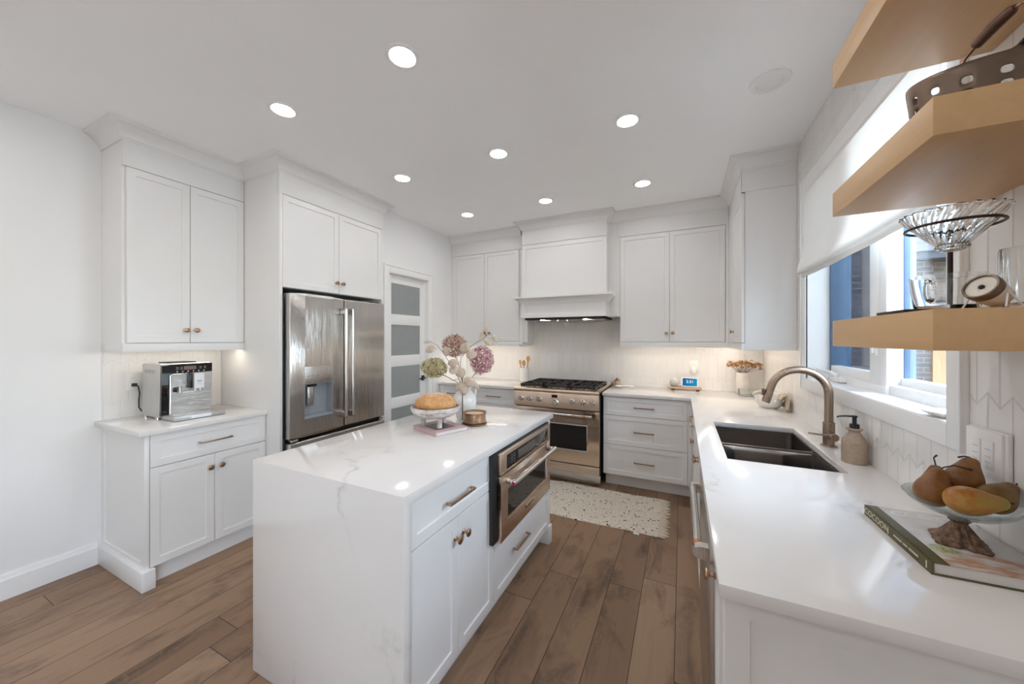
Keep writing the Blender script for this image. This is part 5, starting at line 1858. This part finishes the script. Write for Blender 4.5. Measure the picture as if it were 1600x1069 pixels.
def leaf_bm(p, d, up, L, W, curl=0.15):
    bm = bmesh.new()
    d = d.normalized()
    s = d.cross(up).normalized()
    nn = s.cross(d).normalized()
    rows = 7
    prev = None
    for i in range(rows + 1):
        f = i / rows
        w = W * math.sin(PI * min(1, f * 0.93 + 0.05)) ** 0.8
        c = p + d * L * f + nn * (-curl * L * f * f)
        cur = [bm.verts.new(c - s * w + nn * w * 0.25), bm.verts.new(c), bm.verts.new(c + s * w + nn * w * 0.25)]
        if prev:
            for k in range(2):
                bm.faces.new((prev[k], prev[k + 1], cur[k + 1], cur[k]))
        prev = cur
    return bm
VR = V(math.cos(YAW), math.sin(YAW), 0)          # rightwards along the room as the vase is seen
VF = V(-math.sin(YAW), math.cos(YAW), 0)
def branch(label, pts, leaves, berries=()):
    t = thing('eucalyptus_branch', label, 'dried branch', (vx, vy, ZI + 0.012), 0, 'dried eucalyptus branches in the vase')
    o = V(vx, vy, ZI)
    P = [o + VR * a + VF * b + V(0, 0, z) for a, b, z in pts]
    obj('stem', tube(bmesh.new(), P, [0.0022 - 0.0012 * i / (len(P) - 1) for i in range(len(P))], 8), 'stem', t)
    for (a, b, z), (da, db, dz), L, W in leaves:
        p = o + VR * a + VF * b + V(0, 0, z)
        d = VR * da + VF * db + V(0, 0, dz)
        lf = obj('leaf', leaf_bm(p, d, -VF + V(0, 0, 0.2), L, W), 'leaf', t, angle=180)
        md = lf.modifiers.new('thickness', 'SOLIDIFY')
        md.thickness = 0.0008
    for a, b, z in berries:
        bm = bmesh.new()
        ellipsoid(bm, o + VR * a + VF * b + V(0, 0, z), 0.0075, 0.0075, 0.0075, 2)
        obj('seed_pod', bm, 'walnut', t)
branch('tall dried eucalyptus branch arching right above the pink bloom',
       [(0.0, 0.0, 0.02), (-0.005, 0.0, 0.21), (-0.025, -0.02, 0.30), (-0.02, -0.03, 0.40), (0.05, -0.03, 0.48), (0.105, -0.03, 0.515), (0.155, -0.03, 0.548), (0.185, -0.03, 0.552)],
       [((0.185, -0.03, 0.552), (0.5, 0, -0.7), 0.062, 0.017), ((0.13, -0.03, 0.525), (0.9, -0.1, -0.55), 0.075, 0.026), ((0.105, -0.03, 0.515), (0.35, 0, 0.9), 0.085, 0.014), ((0.16, -0.03, 0.555), (-0.1, 0, 0.9), 0.080, 0.019),
        ((0.0, -0.05, 0.43), (0.2, -0.3, 0.8), 0.075, 0.030), ((0.02, -0.06, 0.425), (0.7, -0.4, 0.0), 0.075, 0.032)],
       [(0.135, -0.03, 0.565), (0.165, -0.03, 0.562)])
branch('dried eucalyptus branch with round leaves reaching left behind the green bloom',
       [(0.0, 0.0, 0.02), (-0.01, 0.0, 0.21), (-0.06, -0.03, 0.32), (-0.12, -0.05, 0.42), (-0.17, -0.05, 0.485), (-0.21, -0.05, 0.505)],
       [((-0.20, -0.05, 0.50), (-0.95, 0, 0.05), 0.06, 0.010), ((-0.175, -0.05, 0.478), (-0.9, -0.1, -0.45), 0.078, 0.026), ((-0.12, -0.09, 0.43), (0.5, -0.5, 0.35), 0.070, 0.030), ((-0.09, -0.10, 0.37), (0.75, -0.3, 0.1), 0.078, 0.026), ((-0.08, -0.09, 0.345), (0.7, -0.4, -0.4), 0.07, 0.030)])
branch('short dried eucalyptus branch with pale leaves over the front rim of the vase',
       [(0.0, 0.0, 0.02), (0.0, -0.01, 0.21), (-0.01, -0.05, 0.265), (0.005, -0.075, 0.285)],
       [((0.0, -0.07, 0.28), (-0.35, -0.2, 0.75), 0.072, 0.034), ((0.01, -0.07, 0.27), (0.6, -0.2, -0.35), 0.085, 0.030), ((0.0, -0.06, 0.25), (0.15, -0.4, -0.9), 0.085, 0.034), ((0.02, -0.05, 0.27), (0.75, -0.2, -0.6), 0.11, 0.022), ((-0.01, -0.05, 0.25), (-0.4, -0.4, -0.75), 0.07, 0.024)])

# ------------------------------------------------------------------ back counter
ZC2 = 0.9142
ux, uy = -1.775, 4.055
t = thing('utensil_crock', 'fluted white crock holding wooden spoons left of the range', 'utensil holder', (ux, uy, ZC2))
def fl2(r, h, a):
    return r * (1 + (0.018 * math.cos(24 * a) if r > 0.045 and 0.004 < h < 0.16 else 0)), a
obj('crock', lathe(bmesh.new(), [(0, 0), (0.055, 0), (0.058, 0.003), (0.058, 0.165), (0.056, 0.168), (0.053, 0.165), (0.052, 0.02), (0, 0.016)], (ux, uy, ZC2), n=96, wob=fl2), 'ceramic', t)
def spoon(label, dx, dy, tilt, head, L, w):
    t = thing('wooden_spoon', label, 'utensil', (ux, uy, ZC2 + 0.02), 0, 'wooden spoons in the crock')
    base = V(ux + dx * 0.55, uy + dy * 1.4, ZC2 + 0.024)
    tip = V(ux + dx, uy + dy, ZC2 + L)
    d = (tip - base).normalized()
    hs = obj('handle', tube(bmesh.new(), [base, base.lerp(tip, 0.55), tip], [0.005, 0.0055, 0.0065], 10), 'spoonwood', t)
    bm = bmesh.new()
    ellipsoid(bm, (0, 0, 0), w, 0.007, head, 3)
    rot = V(0, 0, 1).rotation_difference(d).to_matrix()
    for v in bm.verts:
        if v.co.y < 0:
            v.co.y *= 0.25 if abs(v.co.x) < w * 0.75 and abs(v.co.z) < head * 0.75 else 1.0
        v.co = tip + d * head * 0.85 + rot @ v.co
    obj('spoon_bowl', bm, 'spoonwood', t)
spoon('small wooden spoon at the left of the crock', -0.046, -0.014, 0, 0.034, 0.205, 0.016)
spoon('wide wooden spoon in the middle of the crock', 0.0, -0.010, 0, 0.036, 0.195, 0.024)
spoon('tall round-headed wooden spoon at the right of the crock', 0.050, 0.0, 0, 0.036, 0.250, 0.025)

t = thing('spice_grinder', 'small wooden jar with a pale lid behind the spoon rest', 'jar', (-0.665, 4.10, ZC2))
obj('jar', lathe(bmesh.new(), [(0, 0), (0.030, 0), (0.033, 0.004), (0.033, 0.05), (0.030, 0.056), (0, 0.056)], (-0.66, 4.108, ZC2), n=28), 'cutwood', t)
obj('lid', lathe(bmesh.new(), [(0, 0.0565), (0.031, 0.0565), (0.031, 0.064), (0.012, 0.070), (0.009, 0.078), (0.013, 0.085), (0, 0.088)], (-0.66, 4.108, ZC2), n=28), 'bronze', t)
bm = bmesh.new()
lathe(bm, [(0, 0), (0.030, 0), (0.045, 0.006), (0.050, 0.014), (0.047, 0.016), (0.040, 0.010), (0, 0.006)], (-0.618, 4.00, ZC2), n=32)
tube(bm, [(-0.585, 4.00, ZC2 + 0.011), (-0.54, 4.00, ZC2 + 0.015), (-0.50, 4.0, ZC2 + 0.013), (-0.462, 4.0, ZC2 + 0.008)], [0.010, 0.010, 0.012, 0.007], 12)
solo('spoon_rest', bm, 'ceramic', 'white ceramic spoon rest on the counter right of the range', 'spoon rest')

t = thing('wooden_riser', 'pale wood riser tray under the smart speaker and display', 'tray', (0.025, 4.055, ZC2))
obj('board', B(-0.125, 0.175, 3.99, 4.115, ZC2 + 0.017, ZC2 + 0.034, 0.003), 'cutwood', t)
for x in (-0.10, 0.125):
    obj('foot', B(x, x + 0.03, 3.998, 4.107, ZC2, ZC2 + 0.0172, 0.001), 'walnut', t)
ZT = ZC2 + 0.0342
t = thing('smart_speaker', 'round pale grey fabric smart speaker on the wooden riser', 'speaker', (-0.072, 4.055, ZT))
bm = bmesh.new()
b2 = bmesh.new()
bmesh.ops.create_icosphere(b2, subdivisions=4, radius=1.0)
for v in b2.verts:
    v.co = V(v.co.x * 0.046, v.co.y * 0.046, max(v.co.z, -0.82) * 0.046) + V(-0.072, 4.055, ZT + 0.040)
join(bm, b2)
obj('fabric_shell', bm, simple('grey speaker fabric', (0.52, 0.51, 0.50), 0.9, var=0.1, scale=200), t)
obj('base_ring', cyl(bmesh.new(), (-0.072, 4.055, ZT), (-0.072, 4.055, ZT + 0.006), 0.028, 28), 'greyplastic', t)
t = thing('smart_display', 'white smart display with a blue clock screen reading 2:31', 'smart display', (0.072, 4.05, ZT), math.radians(-4))
tl = math.radians(-18)
bm = bmesh.new()
box(bm, -0.075, 0.075, -0.004, 0.004, -0.048, 0.048, 0.004, 3)
for v in bm.verts:
    v.co = Matrix.Rotation(tl, 3, 'X') @ v.co + V(0, -0.022, 0.050)
sc = obj('bezel', bm, 'whiteplastic', t, world=False)
def screenmat():
    t = NT('lit blue clock screen')
    s = t.n('SeparateXYZ')
    t.t.links.new(t.obj(), s.inputs[0])
    f = t.math('ADD', t.math('MULTIPLY', s.outputs[0], 6.0), 0.5)
    c = t.ramp(f, [(0.0, (0.01, 0.10, 0.30)), (0.5, (0.015, 0.19, 0.42)), (1.0, (0.02, 0.30, 0.46))])
    e = t.n('Emission', {'Color': c, 'Strength': 0.36})
    t.t.links.new(e.outputs[0], t.out.inputs[0])
    return t.m
bm = bmesh.new()
box(bm, -0.066, 0.066, -0.0048, -0.0040, -0.038, 0.040)
for v in bm.verts:
    v.co = Matrix.Rotation(tl, 3, 'X') @ v.co + V(0, -0.022, 0.050)
scr = obj('screen', bm, screenmat(), t, world=False)
M['digits'] = emit('white screen digits', (1, 1, 1), 0.4)
for body, sz, dz in (('2:31', 0.040, 0.004), ('Fri, Nov 4', 0.010, -0.021)):
    if body != '2:31':
        continue
    tx_ = text_mesh('clock_digits', body, sz, 'digits', scr, (0, 0, 0), (PI / 2 + tl, 0, 0))
    tx_.location = Matrix.Rotation(tl, 3, 'X') @ V(0, -0.0052, dz) + V(0, -0.022, 0.050)
bm = bmesh.new()
prism(bm, [(-0.020, 0.0), (0.040, 0.0), (0.034, 0.020), (-0.006, 0.085), (-0.013, 0.08), (-0.022, 0.02)], 0, -0.05, 0.05)
obj('stand', bm, 'whiteplastic', t, world=False)

# dried bouquet in the corner
t = thing('corner_vase', 'pale marbled vase in the back right corner holding dried flowers', 'vase', (0.555, 4.02, ZC2))
M['marble'] = simple('pale marbled ceramic', (0.68, 0.64, 0.60), 0.35, var=0.14, scale=9)
vx2, vy2 = 0.525, 4.045
obj('vessel', lathe(bmesh.new(), [(0, 0), (0.052, 0), (0.056, 0.004), (0.060, 0.09), (0.056, 0.15), (0.050, 0.185), (0.054, 0.20), (0.050, 0.202), (0.045, 0.185), (0.05, 0.15), (0, 0.02)], (vx2, vy2, ZC2), n=40), 'marble', t)
bm = bmesh.new()
bs = bmesh.new()
for k in range(30):
    a = k * 2.399
    r = 0.15 * math.sqrt((k + 0.5) / 30)
    top_ = V(vx2 + 0.01 + r * math.cos(a) * 1.0, vy2 - 0.02 + r * math.sin(a) * 0.45, ZC2 + 0.265 + 0.035 * (1 - (r / 0.15) ** 2) + random.uniform(-0.02, 0.02))
    tube(bs, [(vx2, vy2, ZC2 + 0.03), (vx2 + 0.02 * math.cos(a), vy2 + 0.02 * math.sin(a), ZC2 + 0.19), top_], 0.0012, 5)
    for j in range(14):
        d = V(random.gauss(0, 1), random.gauss(0, 1), random.gauss(0, 1)).normalized()
        floret(bm, top_ + d * random.uniform(0.006, 0.024), d, random.uniform(0.007, 0.013))
t2 = thing('dried_bouquet', 'orange brown dried flower bouquet spreading over the corner vase', 'dried flowers', (vx2, vy2, ZC2 + 0.022))
obj('florets', bm, 'tanpetal', t2, angle=180)
obj('stems', bs, 'stem', t2)
pr = [(0, 0), (0.070, 0), (0.075, 0.004), (0.077, 0.060), (0.074, 0.062), (0.072, 0.010), (0, 0.007)]
solo('glass_dish', lathe(bmesh.new(), pr, (0.545, 3.90, ZC2), n=40), 'thinglass', 'low clear glass dish in front of the corner vase', 'dish')

# colander bowl with brush and towel
cx2, cy2 = 0.600, 3.285
t = thing('colander_bowl', 'white ceramic bowl with notched holes beside the window wall', 'bowl', (cx2, cy2, ZC2))
bm = bmesh.new()
N = 72
prc = [(0.048, 0.0), (0.062, 0.004), (0.082, 0.028), (0.092, 0.052), (0.097, 0.072), (0.099, 0.092), (0.100, 0.104)]
rings = [[bm.verts.new((cx2 + r * math.cos(2 * PI * i / N), cy2 + r * math.sin(2 * PI * i / N), ZC2 + h + 0.004)) for i in range(N)] for r, h in prc]
for li in range(len(prc) - 1):
    for i in range(N):
        if li == 3 and i % 9 in (1, 2):
            continue
        bm.faces.new((rings[li][i], rings[li][(i + 1) % N], rings[li + 1][(i + 1) % N], rings[li + 1][i]))
bm.faces.new(rings[0][::-1])
o = obj('shell', bm, 'ceramic', t, angle=60)
md = o.modifiers.new('thickness', 'SOLIDIFY')
md.thickness = 0.005
md.offset = -1
md = o.modifiers.new('round', 'SUBSURF')
md.levels = md.render_levels = 1
obj('foot_ring', lathe(bmesh.new(), [(0.040, 0), (0.046, 0), (0.046, 0.005), (0.040, 0.005)], (cx2, cy2, ZC2), n=36, closed=True), 'ceramic', t)
t = thing('dish_brush', 'wooden dish brush lying across the colander bowl', 'brush', (cx2 - 0.05, cy2, ZC2 + 0.11))
bm = bmesh.new()
tube(bm, [(cx2 - 0.118, cy2 - 0.060, ZC2 + 0.100), (cx2 - 0.090, cy2 - 0.045, ZC2 + 0.117), (cx2 - 0.03, cy2 - 0.02, ZC2 + 0.132), (cx2 + 0.01, cy2, ZC2 + 0.134)], [0.008, 0.014, 0.015, 0.010], 12)
obj('handle', bm, simple('bleached wood', (0.62, 0.54, 0.43), 0.6, var=0.08), t)
bm = bmesh.new()
box(bm, cx2 - 0.055, cx2 - 0.020, cy2 - 0.045, cy2 - 0.005, ZC2 + 0.085, ZC2 + 0.122, 0.006)
obj('bristles', bm, 'walnut', t)
# knit towel
def knit():
    t = NT('oatmeal waffle knit')
    p = t.obj()
    v = t.n('TexVoronoi', {'Scale': 120.0, 'Randomness': 0.15}, feature='F1')
    t.t.links.new(p, v.inputs['Vector'])
    c = t.ramp(v.outputs['Distance'], [(0.2, (0.40, 0.31, 0.22)), (0.6, (0.62, 0.52, 0.40))])
    t.bsdf(Base_Color=c, Roughness=0.95, Normal=t.bump(v.outputs['Distance'], 0.6, 0.004))
    return t.m
M['knit'] = knit()
t = thing('knit_towel', 'oatmeal knit towel draped over the right edge of the colander bowl', 'towel', (cx2 + 0.07, cy2 - 0.06, ZC2))
def drape(y0, y1, pts, ph):
    bm = bmesh.new()
    grid = []
    for i in range(13):
        f = i / 12
        row = []
        for k, (x, z) in enumerate(pts):
            w = 0.010 * math.sin(6.5 * f + ph + k * 0.4)
            fan = 1 + 0.25 * k / len(pts)
            row.append(bm.verts.new((x + w * 0.6, (y0 + y1) / 2 + (f - 0.5) * (y1 - y0) * fan + 0.006 * math.sin(k + ph), z + 0.004 * math.sin(9 * f + ph))))
        grid.append(row)
    for a, b in zip(grid, grid[1:]):
        for k in range(len(pts) - 1):
            bm.faces.new((a[k], a[k + 1], b[k + 1], b[k]))
    return bm
pts = [(cx2 + 0.045, ZC2 + 0.085), (cx2 + 0.060, ZC2 + 0.108), (cx2 + 0.078, ZC2 + 0.122), (cx2 + 0.090, ZC2 + 0.118), (cx2 + 0.096, ZC2 + 0.100), (cx2 + 0.098, ZC2 + 0.07), (cx2 + 0.096, ZC2 + 0.035), (cx2 + 0.094, ZC2 + 0.008)]
for (y0, y1, ph), nm in (((cy2 - 0.155, cy2 - 0.06, 0.0), 'front_fold'), ((cy2 - 0.075, cy2 + 0.03, 2.0), 'rear_fold')):
    q = [(x - (0.012 if nm == 'front_fold' else 0.0), z) for x, z in pts]
    o = obj(nm, drape(y0, y1, q, ph), 'knit', t, angle=80)
    md = o.modifiers.new('thickness', 'SOLIDIFY')
    md.thickness = 0.008
    md = o.modifiers.new('soft', 'SUBSURF')
    md.levels = md.render_levels = 1

# ------------------------------------------------------------------ book and fruit on the near counter
M['olive'] = simple('olive cloth cover', (0.095, 0.083, 0.035), 0.6, var=0.08, scale=120)
bk = thing('coffee_table_book', 'large olive spined design book under the fruit stand', 'book', (0.595, 1.268, ZC2), math.radians(1.5))
BX0, BX1, BY0, BY1, BH = -0.1, 0.110, -0.152, 0.148, 0.0285
b = B(BX0, BX1, BY0, BY1, 0.0, 0.0028, 0.0008)
box(b, BX0, BX0 + 0.006, BY0, BY1, 0.0, BH, 0.002)
box(b, BX0, BX0 + 0.030, BY0, BY1, BH - 0.0028, BH, 0.0008)
cv = obj('cover', b, 'olive', bk, world=False)
def coverart():
    t = NT('pale photographic jacket')
    p = t.obj()
    base = t.ramp(t.noise(t.mapping(p, (7, 12, 1)), 1.0, 3), [(0.35, (0.50, 0.47, 0.45)), (0.65, (0.68, 0.66, 0.65))])
    s = t.n('SeparateXYZ')
    t.t.links.new(p, s.inputs[0])
    near = t.ramp(t.math('ADD', t.math('MULTIPLY', s.outputs[1], -1.0), t.math('MULTIPLY', t.noise(p, 14, 2), 0.05)), [(0.095, (0, 0, 0)), (0.11, (1, 1, 1))])
    brown = t.ramp(t.noise(t.mapping(p, (9, 26, 1)), 1.0, 3, 0.6), [(0.4, (0.58, 0.55, 0.52)), (0.55, (0.40, 0.22, 0.13)), (0.66, (0.56, 0.40, 0.30)), (0.8, (0.10, 0.06, 0.05))])
    c = t.mix(near, base, brown)
    dx = t.math('SUBTRACT', s.outputs[0], -0.040)
    dy = t.math('SUBTRACT', s.outputs[1], -0.075)
    rr = t.math('SQRT', t.math('ADD', t.math('POWER', dx, 2.0), t.math('POWER', dy, 2.0)))
    gm = t.ramp(t.math('ADD', rr, t.math('MULTIPLY', t.noise(p, 90, 3), 0.03)), [(0.024, (1, 1, 1)), (0.045, (0, 0, 0))])
    grn = t.ramp(t.noise(p, 120, 4), [(0.4, (0.12, 0.14, 0.03)), (0.6, (0.45, 0.46, 0.14))])
    c = t.mix(gm, c, grn)
    t.bsdf(Base_Color=c, Roughness=0.3)
    return t.m
obj('jacket', B(BX0 + 0.030, BX1, BY0, BY1, BH - 0.0028, BH, 0.0006), coverart(), bk, world=False)
obj('pages', B(BX0 + 0.006, BX1 - 0.006, BY0 + 0.005, BY1 - 0.005, 0.0028, BH - 0.0028), 'paper', bk, world=False)
def booktext(name, body, size, mat, loc, rot, par, squash=1.0):
    o = text_mesh(name, body, size, mat, None, (0, 0, 0), (0, 0, 0))
    o.parent = par
    o.location = loc
    o.rotation_euler = rot
    o.scale = (squash, 1, 1)
    return o
M['spineprint'] = simple('pale gold print', (0.60, 0.56, 0.42), 0.5)
booktext('spine_title', 'COCOON', 0.0235, 'spineprint', (BX0 - 0.0003, 0.080, BH / 2), (PI / 2, 0, -PI / 2), cv, 1.16)
bm = bmesh.new()
for dz, hw in ((0.007, 0.001), (0.003, 0.0035), (-0.001, 0.0025), (-0.005, 0.004), (-0.009, 0.002)):
    box(bm, BX0 - 0.0006, BX0 + 0.001, 0.020 - hw, 0.020 + hw, BH / 2 + dz - 0.001, BH / 2 + dz + 0.001)
for k in range(22):
    if k in (8, 13):
        continue
    y = -0.006 - k * 0.0046
    box(bm, BX0 - 0.0006, BX0 + 0.001, y - 0.0036, y, BH / 2 - 0.0022, BH / 2 + 0.0022)
box(bm, BX0 - 0.0006, BX0 + 0.001, -0.138, -0.134, BH / 2 - 0.008, BH / 2 + 0.008)
obj('spine_print', bm, 'spineprint', cv, world=False)
M['coverprint'] = simple('white cover lettering', (0.80, 0.80, 0.80), 0.4)
booktext('cover_title', 'COCOON', 0.046, 'coverprint', (0.037, 0.108, BH + 0.0002), (0, 0, 0), cv, 0.88)

kx2, ky2 = 0.607, 1.247
ZJ = ZC2 + BH + 0.0006
t = thing('fruit_stand', 'clear glass fruit stand with a carved bronze foot', 'fruit stand', (kx2, ky2, ZJ))
def carved():
    t = NT('carved antique bronze')
    o = t.obj()
    n = t.noise(o, 90, 4, 0.7)
    c = t.ramp(n, [(0.35, (0.075, 0.042, 0.028)), (0.55, (0.23, 0.135, 0.085)), (0.75, (0.42, 0.28, 0.19))])
    t.bsdf(Base_Color=c, Roughness=0.45, Metallic=0.45, Normal=t.bump(n, 0.8, 0.006))
    return t.m
def lobes(r, h, a):
    k = max(0.0, min(1.0, (0.030 - h) / 0.030))
    f = 1 + k * (0.26 * (math.cos(4 * (a - 0.55)) ** 3) + 0.05 * math.cos(16 * a)) + (0.06 * math.cos(12 * a) if r > 0.012 and h > 0.01 else 0)
    return r * f, a
pr = [(0, 0), (0.047, 0), (0.049, 0.003), (0.046, 0.006), (0.036, 0.012), (0.030, 0.022), (0.021, 0.036), (0.014, 0.046), (0.013, 0.050), (0.016, 0.053), (0.019, 0.056), (0, 0.056)]
obj('foot', lathe(bmesh.new(), pr, (kx2, ky2, ZJ), n=96, wob=lobes), carved(), t)
pr = [(0, 0.0563), (0.017, 0.0563), (0.020, 0.060), (0.036, 0.066), (0.062, 0.076), (0.082, 0.089), (0.094, 0.102), (0.0965, 0.106), (0.095, 0.108), (0.0915, 0.104), (0.079, 0.092), (0.060, 0.080), (0.036, 0.0705), (0, 0.068)]
obj('glass_bowl', lathe(bmesh.new(), pr, (kx2, ky2, ZJ), n=64), 'thinglass', t)

def pearmat(name, a, b, c):
    t = NT(name)
    o = t.obj()
    big = t.noise(o, 26, 4, 0.65)
    sp = t.noise(o, 320, 2)
    col = t.ramp(big, [(0.32, a), (0.52, b), (0.70, c)])
    col = t.mix(t.ramp(sp, [(0.55, (0, 0, 0)), (0.72, (0.5, 0.5, 0.5))]), col, tuple(x * 0.55 for x in b))
    t.bsdf(Base_Color=col, Roughness=0.42, Normal=t.bump(sp, 0.08, 0.001))
    return t.m
M['russet'] = pearmat('russet pear skin', (0.155, 0.052, 0.010), (0.23, 0.090, 0.017), (0.29, 0.130, 0.028))
M['blush'] = pearmat('yellow pear skin blushed red', (0.33, 0.075, 0.018), (0.40, 0.20, 0.03), (0.30, 0.25, 0.035))
M['olivepear'] = pearmat('olive russet pear skin', (0.12, 0.058, 0.012), (0.17, 0.092, 0.018), (0.20, 0.125, 0.028))
PEAR = [(0, -0.036), (0.010, -0.0355), (0.022, -0.031), (0.031, -0.021), (0.0352, -0.008), (0.0345, 0.006), (0.030, 0.020), (0.0235, 0.033), (0.0185, 0.044), (0.0155, 0.053), (0.0115, 0.060), (0.005, 0.0625), (0, 0.061)]
def pear(label, mat, pos, axis, s, bend, stem, slim=1.0):
    t = thing('pear', label, 'pear', pos, 0, 'pears in the glass fruit stand')
    ax = V(*axis).normalized()
    rot = V(0, 0, 1).rotation_difference(ax).to_matrix()
    bm = lathe(bmesh.new(), [(r * s * slim, h * s) for r, h in PEAR], n=40)
    for v in bm.verts:
        k = max(0, v.co.z / (0.06 * s))
        v.co += V(bend[0], bend[1], 0) * (k * k) * s
        v.co = rot @ v.co
    b = obj('fruit', bm, mat, t, world=False, angle=80)
    md = b.modifiers.new('round', 'SUBSURF')
    md.levels = md.render_levels = 1
    tip = rot @ (V(bend[0] * s, bend[1] * s, 0.0605 * s))
    P = [tip] + [tip + V(*q) for q in stem]
    obj('stalk', tube(bmesh.new(), P, [0.0016] * (len(P) - 1) + [0.0024], 8), simple('dark stalk', (0.03, 0.018, 0.012), 0.7), b if False else t, world=False)
pear('russet pear leaning at the left of the glass fruit stand', 'russet', (0.563, 1.252, 1.0575), (0.30, 0.10, 0.95), 0.97, (0.0, 0.0), [(0.006, 0.0, 0.006), (0.025, 0.004, 0.012), (0.058, 0.010, 0.004)])
pear('russet pear on top at the back of the glass fruit stand', 'russet', (0.640, 1.300, 1.082), (0.35, 0.40, 0.85), 1.0, (0.006, 0), [(-0.004, 0, 0.004), (-0.016, -0.004, 0.006), (-0.028, -0.008, 0.003)])
pear('yellow red-blushed pear lying at the front of the glass fruit stand', 'blush', (0.594, 1.192, 1.064), (0.97, 0.06, 0.04), 1.08, (0, 0.004), [(0.005, 0.0, 0.002), (0.010, 0.002, 0.002)], 0.86)
pear('olive brown pear leaning right against the wall side of the glass fruit stand', 'olivepear', (0.660, 1.236, 1.064), (0.75, 0.45, 0.50), 0.92, (0, 0), [(0.006, 0.002, 0.004), (0.014, 0.004, 0.012)])
pear('mostly hidden russet pear behind the left pear, its stalk standing up', 'russet', (0.592, 1.305, 1.060), (0.05, 0.05, 1.0), 0.80, (0, 0), [(-0.002, 0.0, 0.010), (-0.004, 0.0, 0.020), (0.002, 0.0, 0.028)])
